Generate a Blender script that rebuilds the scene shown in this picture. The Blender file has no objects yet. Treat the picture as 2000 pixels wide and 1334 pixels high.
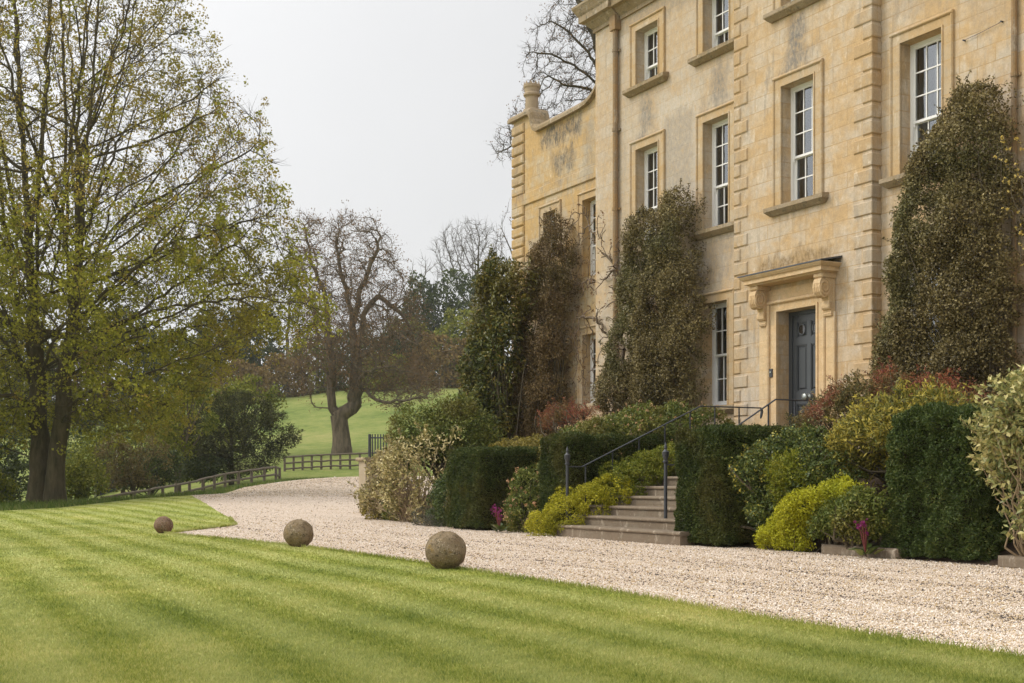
import bpy, math, random
import numpy as np
from mathutils import Vector, noise as mnoise
from mathutils.geometry import delaunay_2d_cdt
from math import sin, cos, pi, sqrt, atan2, radians

rng = np.random.default_rng(7)
random.seed(7)
scene = bpy.context.scene
COL = scene.collection

# ------------------------------------------------------------------ camera
# World frame = house frame: x runs along the facade (u), y into the house (n), z up.
F, YH, EYE = 2550.0, 935.0, 1.0
TH = math.atan(1350.0 / F)
S, C = sin(TH), cos(TH)
cam_d = bpy.data.cameras.new("camera")
cam = bpy.data.objects.new("camera", cam_d)
COL.objects.link(cam)
cam.location = (0, 0, EYE)
cam.rotation_euler = (pi / 2, 0, pi / 2 - atan2(S, C))
cam_d.sensor_width = 36
cam_d.lens = 36 * F / 2000
cam_d.shift_y = (YH - 667) / 2000
cam_d.clip_end = 3000
scene.camera = cam

# ------------------------------------------------------------------ sky, sun, exposure
SUN_EL, SUN_DIR = radians(42), Vector((-0.55, -0.80, 0)).normalized()
w = bpy.data.worlds.new("World")
scene.world = w
w.use_nodes = True
wn = w.node_tree
wn.nodes.clear()


def node(nt, typ, props=None, **ins):
    n = nt.nodes.new(typ)
    for k, v in (props or {}).items():
        setattr(n, k, v)
    for k, v in ins.items():
        key = int(k[1:]) if k[0] == 'i' and k[1:].isdigit() else k.replace('_', ' ')
        sk = n.inputs[key]
        if isinstance(v, bpy.types.NodeSocket):
            nt.links.new(v, sk)
        else:
            sk.default_value = v
    return n


def mth(nt, op, a, b=0.0, clamp=False):
    n = node(nt, 'ShaderNodeMath', {'operation': op, 'use_clamp': clamp}, i0=a, i1=b)
    return n.outputs[0]


def mixc(nt, f, a, b, mode='MIX'):
    n = node(nt, 'ShaderNodeMix', {'data_type': 'RGBA', 'blend_type': mode}, i0=f, i6=a, i7=b)
    return n.outputs[2]


def ramp(nt, fac, stops, interp='LINEAR'):
    n = node(nt, 'ShaderNodeValToRGB', None, i0=fac)
    cr = n.color_ramp
    cr.interpolation = interp
    while len(cr.elements) < len(stops):
        cr.elements.new(0.5)
    for e, (p, c) in zip(cr.elements, stops):
        e.position = p
        e.color = (*c, 1) if len(c) == 3 else c
    return n.outputs[0]


sky = node(wn, 'ShaderNodeTexSky', {'sky_type': 'NISHITA', 'sun_disc': False, 'sun_elevation': SUN_EL,
                                    'sun_rotation': atan2(SUN_DIR.x, SUN_DIR.y), 'air_density': 1.0, 'dust_density': 3.0})
tc = node(wn, 'ShaderNodeTexCoord')
sep = node(wn, 'ShaderNodeSeparateXYZ', None, i0=tc.outputs['Generated'])
# standard overcast sky: three times as bright at the zenith as on the horizon
elev = mth(wn, 'MAXIMUM', sep.outputs[2], 0.0)
clouds = node(wn, 'ShaderNodeTexNoise', None, Vector=tc.outputs['Generated'], Scale=2.6, Detail=5.0, Roughness=0.5)
lum = ramp(wn, elev, [(0.0, (0.75, 0.75, 0.755)), (0.36, (0.785, 0.788, 0.798)), (0.55, (1.1, 1.1, 1.11)), (1.0, (1.45, 1.45, 1.45))])
lum = node(wn, 'ShaderNodeRGBToBW', None, i0=lum).outputs[0]
lum = mth(wn, 'MULTIPLY', lum, mth(wn, 'ADD', 0.90, mth(wn, 'MULTIPLY', clouds.outputs[0], 0.20)))
# thin cloud brighter towards the sun, glow added to lift the house front
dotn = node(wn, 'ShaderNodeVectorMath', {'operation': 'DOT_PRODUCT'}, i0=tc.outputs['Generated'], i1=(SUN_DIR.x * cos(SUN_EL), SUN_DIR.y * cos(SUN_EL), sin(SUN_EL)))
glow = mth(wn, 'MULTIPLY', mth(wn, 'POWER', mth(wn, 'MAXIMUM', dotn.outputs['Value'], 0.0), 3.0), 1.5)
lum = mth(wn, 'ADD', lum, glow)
over = node(wn, 'ShaderNodeCombineColor', None, i0=mth(wn, 'MULTIPLY', lum, 1.0), i1=mth(wn, 'MULTIPLY', lum, 1.0),
            i2=mth(wn, 'MULTIPLY', lum, 1.005))
b1 = node(wn, 'ShaderNodeBackground', None, Color=sky.outputs[0], Strength=0.006)
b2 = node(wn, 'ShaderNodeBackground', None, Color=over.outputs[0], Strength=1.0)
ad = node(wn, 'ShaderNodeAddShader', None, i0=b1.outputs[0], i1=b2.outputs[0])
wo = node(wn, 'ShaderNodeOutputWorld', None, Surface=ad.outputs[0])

sun_d = bpy.data.lights.new("sun", 'SUN')
sun_d.energy = 1.5
sun_d.angle = radians(16)
sun_d.color = (1.0, 0.93, 0.82)
sun = bpy.data.objects.new("sun", sun_d)
COL.objects.link(sun)
sv = Vector((SUN_DIR.x * cos(SUN_EL), SUN_DIR.y * cos(SUN_EL), sin(SUN_EL)))
sun.rotation_euler = sv.to_track_quat('Z', 'Y').to_euler()
sun.location = (-10, -10, 30)
scene.view_settings.view_transform = 'Standard'
scene.view_settings.look = 'None'
scene.view_settings.exposure = 0.0
scene.view_settings.gamma = 1.0
scene.cycles.max_bounces = 8
scene.cycles.transparent_max_bounces = 12
scene.cycles.use_denoising = True
scene.cycles.denoising_input_passes = 'RGB_ALBEDO_NORMAL'
scene.cycles.denoising_prefilter = 'ACCURATE'
scene.cycles.volume_bounces = 1


# ------------------------------------------------------------------ measuring helpers
def onN(px, py, n):
    a = (px - 1000) / F
    Z = n / (a * C + S)
    return Vector((a * Z * S - Z * C, n, EYE + (YH - py) / F * Z))


def onZ(px, py, Z):
    X = (px - 1000) / F * Z
    return Vector((X * S - Z * C, X * C + Z * S, EYE + (YH - py) / F * Z))


def XZ(X, Z):
    return (X * S - Z * C, X * C + Z * S)


def toXZ(u, n):
    return (u * S + n * C, -u * C + n * S)


# ------------------------------------------------------------------ mesh helpers
def new_obj(name, me, mat=None, parent=None, loc=None):
    o = bpy.data.objects.new(name, me)
    COL.objects.link(o)
    if mat:
        me.materials.append(mat)
    if parent is not None:
        o.parent = parent
    if loc is not None:
        o.location = loc
    return o


def wloc(o):
    p = Vector((0, 0, 0))
    while o is not None:
        p += o.location
        o = o.parent
    return p


def np_mesh(name, V, Fc, smooth=False):
    V = np.ascontiguousarray(V, dtype=np.float32)
    Fc = np.ascontiguousarray(Fc, dtype=np.int32)
    k = Fc.shape[1]
    me = bpy.data.meshes.new(name)
    me.vertices.add(len(V))
    me.vertices.foreach_set('co', V.ravel())
    me.loops.add(Fc.size)
    me.loops.foreach_set('vertex_index', Fc.ravel())
    me.polygons.add(len(Fc))
    me.polygons.foreach_set('loop_start', np.arange(0, Fc.size, k, dtype=np.int32))
    if smooth:
        me.polygons.foreach_set('use_smooth', np.ones(len(Fc), dtype=bool))
    me.update(calc_edges=True)
    return me


def np_obj(name, V, Fc, mat, parent=None, loc=None, smooth=False):
    """world-space numpy mesh -> object under parent, or top-level with its origin at loc"""
    base = wloc(parent) if parent is not None else Vector(loc or (0, 0, 0))
    me = np_mesh(name, np.asarray(V) - np.array(base), Fc, smooth)
    return new_obj(name, me, mat, parent, None if parent is not None else base)


def thing(name, label, cat, loc, group=None):
    o = bpy.data.objects.new(name, None)
    COL.objects.link(o)
    o.location = loc
    o.empty_display_size = 0.3
    return tag(o, label, cat, group)


def tag(o, label=None, cat=None, group=None, kind=None):
    if label:
        o['label'] = label
    if cat:
        o['category'] = cat
    if group:
        o['group'] = group
    if kind:
        o['kind'] = kind
    return o


class MB:
    """collects world-space shapes into ONE mesh"""

    def __init__(s):
        s.v, s.f = [], []

    def add(s, vs, fs):
        b = len(s.v)
        s.v += [tuple(p) for p in vs]
        s.f += [tuple(b + i for i in f) for f in fs]
        return s

    def box(s, u0, u1, n0, n1, z0, z1):
        v = [(u0, n0, z0), (u1, n0, z0), (u1, n1, z0), (u0, n1, z0), (u0, n0, z1), (u1, n0, z1), (u1, n1, z1), (u0, n1, z1)]
        return s.add(v, [(0, 3, 2, 1), (4, 5, 6, 7), (0, 1, 5, 4), (1, 2, 6, 5), (2, 3, 7, 6), (3, 0, 4, 7)])

    def cbox(s, u0, u1, n0, n1, z0, z1, b=0.02):
        """box standing proud of a wall at its back (n1), with chamfered front edges"""
        v = [(u0, n1, z0), (u1, n1, z0), (u1, n1, z1), (u0, n1, z1),
             (u0, n0 + b, z0), (u1, n0 + b, z0), (u1, n0 + b, z1), (u0, n0 + b, z1),
             (u0 + b, n0, z0 + b), (u1 - b, n0, z0 + b), (u1 - b, n0, z1 - b), (u0 + b, n0, z1 - b)]
        f = [(8, 9, 10, 11)]
        for i in range(4):
            j = (i + 1) % 4
            f += [(i, j, 4 + j, 4 + i), (4 + i, 4 + j, 8 + j, 8 + i)]
        return s.add(v, f)

    def quad(s, a, b, c, d):
        return s.add([a, b, c, d], [(0, 1, 2, 3)])

    def tube(s, pts, rad, k=6, caps=True, squash=1.0):
        pts = [Vector(p) for p in pts]
        if not hasattr(rad, '__len__'):
            rad = [rad] * len(pts)
        rings = []
        prev = None
        for i, p in enumerate(pts):
            d = (pts[min(i + 1, len(pts) - 1)] - pts[max(i - 1, 0)]).normalized()
            if prev is None:
                a = d.cross(Vector((0, 0, 1)))
                if a.length < 0.05:
                    a = d.cross(Vector((1, 0, 0)))
            else:
                a = prev - d * prev.dot(d)
            a.normalize()
            prev = a
            b = d.cross(a)
            rings.append([p + (a * cos(2 * pi * j / k + pi / k) + b * sin(2 * pi * j / k + pi / k) * squash) * rad[i] for j in range(k)])
        v = [q for r in rings for q in r]
        f = []
        for i in range(len(rings) - 1):
            for j in range(k):
                j2 = (j + 1) % k
                f.append((i * k + j, i * k + j2, (i + 1) * k + j2, (i + 1) * k + j))
        if caps:
            f.append(tuple(range(k))[::-1])
            f.append(tuple((len(rings) - 1) * k + j for j in range(k)))
        return s.add(v, f)

    def lathe(s, c, prof, k=16, axis='z'):
        v, f = [], []
        for r, h in prof:
            for j in range(k):
                a = 2 * pi * j / k
                if axis == 'z':
                    v.append((c[0] + r * cos(a), c[1] + r * sin(a), c[2] + h))
                else:
                    v.append((c[0] + r * cos(a), c[1] + h, c[2] + r * sin(a)))
        for i in range(len(prof) - 1):
            for j in range(k):
                j2 = (j + 1) % k
                f.append((i * k + j, i * k + j2, (i + 1) * k + j2, (i + 1) * k + j))
        f.append(tuple(range(k))[::-1])
        f.append(tuple((len(prof) - 1) * k + j for j in range(k)))
        return s.add(v, f)

    def prism_u(s, poly, u0, u1):
        """poly = (n, z) outline, extruded along u"""
        k = len(poly)
        v = [(u0, p[0], p[1]) for p in poly] + [(u1, p[0], p[1]) for p in poly]
        f = [tuple(range(k)), tuple(range(2 * k - 1, k - 1, -1))]
        for i in range(k):
            j = (i + 1) % k
            f.append((i, i + k, j + k, j))
        return s.add(v, f)

    def sweep(s, path, prof, closed_ends=True):
        """path: list of ((u, n), (du, dn)) with the outward mitre offset; prof: list of (projection, z)"""
        k = len(prof)
        v = []
        for (u, n), (du, dn) in path:
            v += [(u + du * p, n + dn * p, z) for p, z in prof]
        f = []
        for i in range(len(path) - 1):
            for j in range(k - 1):
                f.append((i * k + j, i * k + j + 1, (i + 1) * k + j + 1, (i + 1) * k + j))
        if closed_ends:
            f.append(tuple(range(k)))
            f.append(tuple((len(path) - 1) * k + j for j in range(k))[::-1])
        return s.add(v, f)

    def build(s, name, mat, parent=None, loc=None, smooth=False, recalc=True):
        base = wloc(parent) if parent is not None else Vector(loc or (0, 0, 0))
        me = bpy.data.meshes.new(name)
        me.from_pydata([(a - base.x, b - base.y, c - base.z) for a, b, c in s.v], [], s.f)
        me.update()
        import bmesh
        bm = bmesh.new()
        bm.from_mesh(me)
        if recalc:
            bmesh.ops.recalc_face_normals(bm, faces=bm.faces)
        bm.to_mesh(me)
        bm.free()
        if smooth:
            me.polygons.foreach_set('use_smooth', np.ones(len(me.polygons), dtype=bool))
        return new_obj(name, me, mat, parent, None if parent is not None else base)


# ------------------------------------------------------------------ materials
def mk(name):
    m = bpy.data.materials.new(name)
    m.use_nodes = True
    nt = m.node_tree
    nt.nodes.clear()
    out = node(nt, 'ShaderNodeOutputMaterial')
    return m, nt, out


def pri(nt, col, rough=0.7, spec=0.3, metal=0.0, normal=None):
    p = node(nt, 'ShaderNodeBsdfPrincipled', None, Roughness=rough, Metallic=metal)
    p.inputs['Specular IOR Level'].default_value = spec
    if isinstance(col, bpy.types.NodeSocket):
        nt.links.new(col, p.inputs['Base Color'])
    else:
        p.inputs['Base Color'].default_value = (*col, 1)
    if normal is not None:
        nt.links.new(normal, p.inputs['Normal'])
    return p


def noise(nt, vec, scale, detail=4.0, rough=0.55, dist=0.0):
    n = node(nt, 'ShaderNodeTexNoise', None, Vector=vec, Scale=scale, Detail=detail, Roughness=rough, Distortion=dist)
    return n.outputs[0]


def vscale(nt, vec, s):
    return node(nt, 'ShaderNodeVectorMath', {'operation': 'MULTIPLY'}, i0=vec, i1=s).outputs[0]


def bump(nt, h, strength=0.3, dist=0.01):
    return node(nt, 'ShaderNodeBump', None, Height=h, Strength=strength, Distance=dist).outputs[0]


def leaf_mat(name, stops, rough=0.45, spec=0.35, trans=0.25, nscale=1.2, patch=None, patch_amt=0.5):
    """leaf colour varies leaf by leaf, and in drifts across the plant"""
    m, nt, out = mk(name)
    g = node(nt, 'ShaderNodeNewGeometry')
    t = node(nt, 'ShaderNodeTexCoord')
    nz = noise(nt, t.outputs['Object'], nscale, 2.0)
    f = mth(nt, 'ADD', mth(nt, 'MULTIPLY', g.outputs['Random Per Island'], 0.75), mth(nt, 'MULTIPLY', mth(nt, 'SUBTRACT', nz, 0.37), 0.9), True)
    col = ramp(nt, f, stops)
    if patch:
        nz2 = noise(nt, t.outputs['Object'], nscale * 0.55, 2.0)
        k = mth(nt, 'MULTIPLY', mth(nt, 'MULTIPLY', mth(nt, 'SUBTRACT', nz2, 0.5), 7.0, True), patch_amt)
        col = mixc(nt, k, col, (*patch, 1))
    p = pri(nt, col, rough, spec * .55)
    tr = node(nt, 'ShaderNodeBsdfTranslucent', None, Color=col)
    mx = node(nt, 'ShaderNodeMixShader', None, i0=trans, i1=p.outputs[0], i2=tr.outputs[0])
    nt.links.new(mx.outputs[0], out.inputs[0])
    return m


def bark_mat(name, c1, c2, scale=6.0):
    m, nt, out = mk(name)
    t = node(nt, 'ShaderNodeTexCoord')
    v = vscale(nt, t.outputs['Object'], (1.0, 1.0, 0.25))
    n1 = noise(nt, v, scale, 5.0, 0.65)
    n2 = noise(nt, t.outputs['Object'], 0.8, 3.0)
    col = mixc(nt, ramp(nt, n1, [(0.35, (0, 0, 0)), (0.65, (1, 1, 1))]), (*c1, 1), (*c2, 1))
    col = mixc(nt, mth(nt, 'MULTIPLY', n2, 0.35), col, (0.09, 0.10, 0.05, 1))
    p = pri(nt, col, 0.9, 0.15, normal=bump(nt, n1, 0.6, 0.03))
    nt.links.new(p.outputs[0], out.inputs[0])
    return m


def plain_mat(name, col, rough=0.6, spec=0.3, metal=0.0, var=0.12, scale=8.0, bmp=0.1):
    m, nt, out = mk(name)
    t = node(nt, 'ShaderNodeTexCoord')
    n1 = noise(nt, t.outputs['Object'], scale, 5.0)
    k = mth(nt, 'ADD', 1.0 - var, mth(nt, 'MULTIPLY', n1, 2 * var))
    c = node(nt, 'ShaderNodeVectorMath', {'operation': 'SCALE'}, i0=col, Scale=k).outputs[0]
    p = pri(nt, c, rough, spec, metal, bump(nt, n1, bmp, 0.005))
    nt.links.new(p.outputs[0], out.inputs[0])
    return m


def box_mask(nt, x, z, u0, u1, z0, z1, soft, wob):
    """1 inside a rectangle of wall, fading with a ragged border"""
    def edge(v, lo, hi):
        a = mth(nt, 'DIVIDE', mth(nt, 'SUBTRACT', v, lo), soft, True)
        b = mth(nt, 'DIVIDE', mth(nt, 'SUBTRACT', hi, v), soft, True)
        return mth(nt, 'MULTIPLY', a, b)
    return mth(nt, 'MULTIPLY', edge(mth(nt, 'ADD', x, wob), u0, u1), edge(mth(nt, 'ADD', z, mth(nt, 'MULTIPLY', wob, 2.0)), z0, z1))


def stone_mat(name, warm, pale, grey=(0.27, 0.235, 0.19), stains=(), joints=0.5, streak=0.8, origin=(0, 0, 0), lich=0.0):
    """weathered ashlar: faint joints, block-to-block tone, rain streaks and soot stains"""
    m, nt, out = mk(name)
    t = node(nt, 'ShaderNodeTexCoord')
    ob = t.outputs['Object']
    sp = node(nt, 'ShaderNodeSeparateXYZ', None, i0=ob)
    x = mth(nt, 'ADD', sp.outputs[0], sp.outputs[1])
    z = sp.outputs[2]
    flat = node(nt, 'ShaderNodeCombineXYZ', None, i0=x, i1=z, i2=0.0).outputs[0]
    big = noise(nt, ob, 0.55, 4.0, 0.6)
    mid = noise(nt, ob, 2.6, 5.0, 0.62, 0.4)
    fine = noise(nt, ob, 34.0, 5.0, 0.7)
    st = noise(nt, vscale(nt, ob, (1.0, 1.0, 0.16)), 5.5, 5.0, 0.65, 0.3)
    br = node(nt, 'ShaderNodeTexBrick', {'offset': 0.5, 'squash': 1.0}, Vector=flat, Color1=(0.25, 0.25, 0.25, 1), Color2=(0.95, 0.95, 0.95, 1),
              Mortar=(0, 0, 0, 1), Scale=1.0)
    br.inputs['Mortar Size'].default_value = 0.010
    br.inputs['Mortar Smooth'].default_value = 0.4
    br.inputs['Bias'].default_value = 0.0
    br.inputs['Brick Width'].default_value = 0.74
    br.inputs['Row Height'].default_value = 0.28
    tone = node(nt, 'ShaderNodeRGBToBW', None, i0=br.outputs[0]).outputs[0]
    k = mth(nt, 'ADD', mth(nt, 'MULTIPLY', mth(nt, 'SUBTRACT', big, 0.5), 2.6), mth(nt, 'MULTIPLY', mth(nt, 'SUBTRACT', mid, 0.5), 3.0))
    k = mth(nt, 'ADD', mth(nt, 'ADD', k, 0.38), mth(nt, 'MULTIPLY', mth(nt, 'SUBTRACT', tone, 0.6), 0.8), True)
    col = mixc(nt, k, (*warm, 1), (*pale, 1))
    sk = mth(nt, 'MULTIPLY', mth(nt, 'MULTIPLY', mth(nt, 'SUBTRACT', st, 0.52), 5.0, True), mth(nt, 'MULTIPLY', mth(nt, 'SUBTRACT', big, 0.36), 5.0, True))
    col = mixc(nt, mth(nt, 'MULTIPLY', sk, streak), col, (*grey, 1))
    wt = noise(nt, vscale(nt, ob, (1.0, 1.0, 0.4)), 7.0, 4.0, 0.7)
    col = mixc(nt, mth(nt, 'MULTIPLY', mth(nt, 'MULTIPLY', mth(nt, 'SUBTRACT', wt, 0.58), 7.0, True), 0.45), col, (0.70, 0.62, 0.50, 1))
    # joints
    jm = mth(nt, 'MULTIPLY', br.outputs['Fac'], mth(nt, 'MULTIPLY', mth(nt, 'SUBTRACT', mid, 0.32), 3.0, True))
    col = mixc(nt, mth(nt, 'MULTIPLY', jm, joints), col, (0.30, 0.22, 0.13, 1))
    wob = mth(nt, 'MULTIPLY', mth(nt, 'SUBTRACT', noise(nt, vscale(nt, ob, (1, 1, 0.5)), 5.0, 4.0, 0.6), 0.5), 0.55)
    pit = noise(nt, vscale(nt, ob, (1, 1, 0.55)), 16.0, 5.0, 0.7)
    for (u0, u1, z0, z1, amt, c) in stains:
        mk_ = box_mask(nt, sp.outputs[0], z, u0 - origin[0], u1 - origin[0], z0 - origin[2], z1 - origin[2], 0.22, wob)
        mk_ = mth(nt, 'MULTIPLY', mk_, mth(nt, 'ADD', 0.25, mth(nt, 'MULTIPLY', mth(nt, 'SUBTRACT', pit, 0.34), 3.2, True)))
        col = mixc(nt, mth(nt, 'MULTIPLY', mk_, amt, True), col, (*c, 1))
    if lich:
        ln = noise(nt, ob, 9.0, 5.0, 0.75)
        col = mixc(nt, mth(nt, 'MULTIPLY', mth(nt, 'MULTIPLY', mth(nt, 'SUBTRACT', ln, 0.52), 8.0, True), lich), col, (0.11, 0.10, 0.07, 1))
        ln2 = noise(nt, ob, 23.0, 4.0, 0.7)
        col = mixc(nt, mth(nt, 'MULTIPLY', mth(nt, 'MULTIPLY', mth(nt, 'SUBTRACT', ln2, 0.6), 9.0, True), lich * 0.8), col, (0.5, 0.45, 0.36, 1))
    f2 = mth(nt, 'ADD', 0.42, mth(nt, 'ADD', mth(nt, 'MULTIPLY', fine, 0.56), mth(nt, 'MULTIPLY', noise(nt, ob, 9.0, 5.0, 0.75), 0.62)))
    col = node(nt, 'ShaderNodeVectorMath', {'operation': 'SCALE'}, i0=col, Scale=f2).outputs[0]
    h = mth(nt, 'ADD', mth(nt, 'MULTIPLY', fine, 0.5), mth(nt, 'SUBTRACT', mth(nt, 'MULTIPLY', pit, 0.7), mth(nt, 'MULTIPLY', jm, 0.6)))
    p = pri(nt, col, 0.9, 0.12, normal=bump(nt, h, 0.42, 0.018))
    nt.links.new(p.outputs[0], out.inputs[0])
    return m


WARM, PALE = (0.474, 0.328, 0.174), (0.492, 0.412, 0.315)
GREY, BLK, OCH = (0.205, 0.185, 0.16), (0.13, 0.115, 0.095), (0.24, 0.145, 0.05)
HB = (-19.0, 16.3, 0.0)                      # base of the house
STAINS = [(-26.5, -20.9, 4.0, 13.0, 0.5, (0.41, 0.36, 0.295)), (-19.42, -18.72, 8.62, 9.72, 0.95, GREY), (-19.62, -18.5, 8.62, 9.0, 0.7, GREY),
          (-22.05, -21.35, 8.65, 9.6, 0.75, GREY), (-22.5, -21.2, 8.6, 8.95, 0.6, GREY),
          (-24.75, -24.0, 8.6, 9.65, 0.75, GREY),
          (-20.3, -18.0, 4.82, 5.32, 0.85, (0.22, 0.15, 0.075)), (-17.95, -17.72, 3.9, 4.85, 0.9, OCH), (-17.95, -17.74, 2.4, 3.9, 0.35, GREY),
          (-24.0, -22.35, 6.6, 9.4, 0.6, (0.50, 0.45, 0.38)), (-23.8, -22.5, 7.0, 9.0, 0.5, (0.22, 0.19, 0.155)), (-25.3, -21.0, 11.0, 11.8, 0.5, (0.22, 0.19, 0.15)), (-20.9, -20.3, 3.0, 12.0, 0.25, (0.25, 0.215, 0.17)), (-17.0, -16.8, 1.5, 12.0, 0.4, (0.24, 0.21, 0.17)), (-15.2, -14.2, 8.0, 11.5, 0.35, (0.30, 0.26, 0.21)), (-25.6, -25.1, 4.5, 9.0, 0.4, (0.36, 0.32, 0.26)),
          (-22.7, -21.2, 5.0, 6.1, 0.45, GREY), (-14.95, -14.45, 8.75, 9.15, 0.85, (0.30, 0.235, 0.16)), (-16.8, -15.2, 8.7, 9.6, 0.3, GREY)]
M_wall = stone_mat("ashlar_stone", WARM, PALE, stains=STAINS, origin=HB)
M_wing = stone_mat("wing_stone", (0.474, 0.319, 0.145), (0.456, 0.375, 0.265), stains=[
    (-30.9, -28.6, 9.75, 10.45, 0.95, BLK), (-30.3, -28.9, 9.0, 9.75, 0.75, BLK), (-31.0, -28.8, 8.75, 9.0, 0.8, BLK),
    (-28.7, -27.9, 8.3, 10.2, 0.4, GREY), (-32.4, -31.6, 8.55, 8.95, 0.8, (0.25, 0.17, 0.12)), (-32.4, -31.7, 9.0, 11.0, 0.5, (0.27, 0.2, 0.13))], origin=HB, joints=0.5)
M_trim = stone_mat("dressed_stone", (0.456, 0.315, 0.163), (0.465, 0.375, 0.261), joints=0.0, streak=0.6, lich=0.22)
M_quoin = stone_mat("quoin_stone", (0.427, 0.299, 0.163), (0.437, 0.36, 0.265), joints=0.0, streak=0.8, lich=0.12)
M_door_stone = stone_mat("door_stone", (0.576, 0.408, 0.227), (0.567, 0.431, 0.27), joints=0.0, streak=0.12)
M_sill = stone_mat("sill_stone", (0.27, 0.20, 0.115), (0.34, 0.27, 0.185), joints=0.0, streak=0.6, lich=0.75)
M_step = stone_mat("step_stone", (0.175, 0.135, 0.095), (0.205, 0.165, 0.12), joints=0.25, streak=0.8, grey=(0.14, 0.11, 0.08), lich=0.4)
M_pier = stone_mat("pier_stone", (0.36, 0.29, 0.20), (0.41, 0.34, 0.25), lich=0.2)
M_white = plain_mat("white_sash_paint", (0.76, 0.75, 0.73), 0.45, 0.4, var=0.05)
M_doorp = plain_mat("slate_door_paint", (0.052, 0.058, 0.064), 0.36, 0.45, var=0.08, scale=3)
M_lead = plain_mat("lead_sheet", (0.075, 0.078, 0.088), 0.55, 0.4, var=0.2)
M_iron = plain_mat("black_iron", (0.032, 0.035, 0.042), 0.42, 0.5, var=0.2, scale=25)
M_pewter = plain_mat("pewter", (0.30, 0.32, 0.30), 0.35, 0.5, metal=0.8)
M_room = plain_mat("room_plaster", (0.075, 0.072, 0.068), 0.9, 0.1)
M_blind = plain_mat("curtain_cloth", (0.26, 0.28, 0.285), 0.9, 0.1)
M_sheer = plain_mat("sheer_curtain", (0.50, 0.53, 0.55), 0.9, 0.1)
M_fence = plain_mat("weathered_timber", (0.155, 0.125, 0.095), 0.9, 0.15, var=0.35, scale=5, bmp=0.5)
M_soil = plain_mat("bare_soil", (0.05, 0.035, 0.024), 0.95, 0.1, var=0.4, scale=18, bmp=0.8)


def glass_mat():
    m, nt, out = mk("window_glass")
    g = node(nt, 'ShaderNodeBsdfGlossy', None, Roughness=0.0, Color=(0.92, 0.96, 1.0, 1))
    t = node(nt, 'ShaderNodeBsdfTransparent', None, Color=(0.86, 0.88, 0.87, 1))
    tc_ = node(nt, 'ShaderNodeTexCoord')
    nz = noise(nt, tc_.outputs['Object'], 2.2, 1.0)
    bp = bump(nt, nz, 0.25, 0.02)
    nt.links.new(bp, g.inputs['Normal'])
    f = node(nt, 'ShaderNodeFresnel', None, IOR=2.3)
    mx = node(nt, 'ShaderNodeMixShader', None, i0=f.outputs[0], i1=t.outputs[0], i2=g.outputs[0])
    nt.links.new(mx.outputs[0], out.inputs[0])
    return m


M_glass = glass_mat()


# ------------------------------------------------------------------ terrain
CTRL = [(-5.96, 27.4, 0), (-9.44, 40, .17), (-12.35, 50, .35), (-12.35, 60, .585), (-12.35, 65, .70), (-11.5, 45, .26), (-12.35, 70, .81), (-8.5, 75, .94), (-15.3, 39, -.06), (-16, 46, -.03), (-18.0, 50, .0),
        (-25, 40, -.1), (-26, 52, -.3), (-18.2, 58, -.8), (-16.3, 64, -.25), (-15.1, 69, .3), (-13.2, 74, .74), (-22, 66, -1.2), (-35, 60, -1.2),
        (-30, 90, -.6), (-14.8, 86, 1.57), (-9.7, 88, 1.72), (-13, 100, 2.9), (-22, 95, 2.0), (-32, 190, 13.6), (-17.9, 190, 14.9), (-7.5, 190, 15.2), (8, 190, 16), (40, 190, 18),
        (-60, 190, 9), (-110, 190, 5), (100, 190, 20), (-100, 80, -1), (60, 80, 2.5), (20, 80, 2), (0, 60, .8), (20, 50, .6), (-2, 45, .3), (-5, 55, .5), (60, 45, .5),
        (-60, 300, 16), (0, 300, 24), (80, 300, 28), (-150, 300, 10), (0, 600, 36), (-200, 600, 30), (200, 600, 40), (200, 300, 30), (-200, 120, 0), (200, 120, 10), (-15, 140, 7.4)]
for X_ in (-60, -30, -18, -8, 0, 10, 30, 60):
    CTRL += [(X_, 30, 0.0 if X_ > -14 else -0.04), (X_, 10, 0.0)]
CTRL = np.array(CTRL, float)


def tps(r2):
    return 0.5 * r2 * np.log(r2 + 1e-9)


_P = CTRL[:, :2] / 50
_r2 = ((_P[:, None] - _P[None]) ** 2).sum(-1)
_n = len(_P)
_A = np.zeros((_n + 3, _n + 3))
_A[:_n, :_n] = tps(_r2) + np.eye(_n) * 2e-4
_A[:_n, _n:] = np.c_[np.ones(_n), _P]
_A[_n:, :_n] = _A[:_n, _n:].T
_W = np.linalg.solve(_A, np.r_[CTRL[:, 2], 0, 0, 0])


def Hxz(X, Z):
    X, Z = np.asarray(X, float), np.asarray(Z, float)
    if X.ndim == 1 and len(X) > 500:
        v = np.zeros(len(X))
        far = np.where(Z > 25)[0]
        for c in np.array_split(far, len(far) // 20000 + 1):
            if len(c):
                v[c] = Hxz(X[c][:, None], Z[c][:, None])[:, 0]
        return v
    q = np.stack([X, Z], -1) / 50
    r2 = ((q[..., None, :] - _P) ** 2).sum(-1)
    v = tps(r2) @ _W[:_n] + _W[_n] + q @ _W[_n + 1:]
    t = np.clip((Z - 25) / 8, 0, 1)
    return v * t * t * (3 - 2 * t)


def H(u, n):
    u, n = np.asarray(u, float), np.asarray(n, float)
    return Hxz(u * S + n * C, -u * C + n * S)


def Hs(u, n):
    return float(H(np.array([u]), np.array([n]))[0])


def axis(lo, hi, knots):
    """graded spacing: knots = [(limit, step)]"""
    v, out = lo, [lo]
    while v < hi:
        st = next(s for lim, s in knots if v < lim)
        v += st
        out.append(v)
    return np.array(out)


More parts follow.
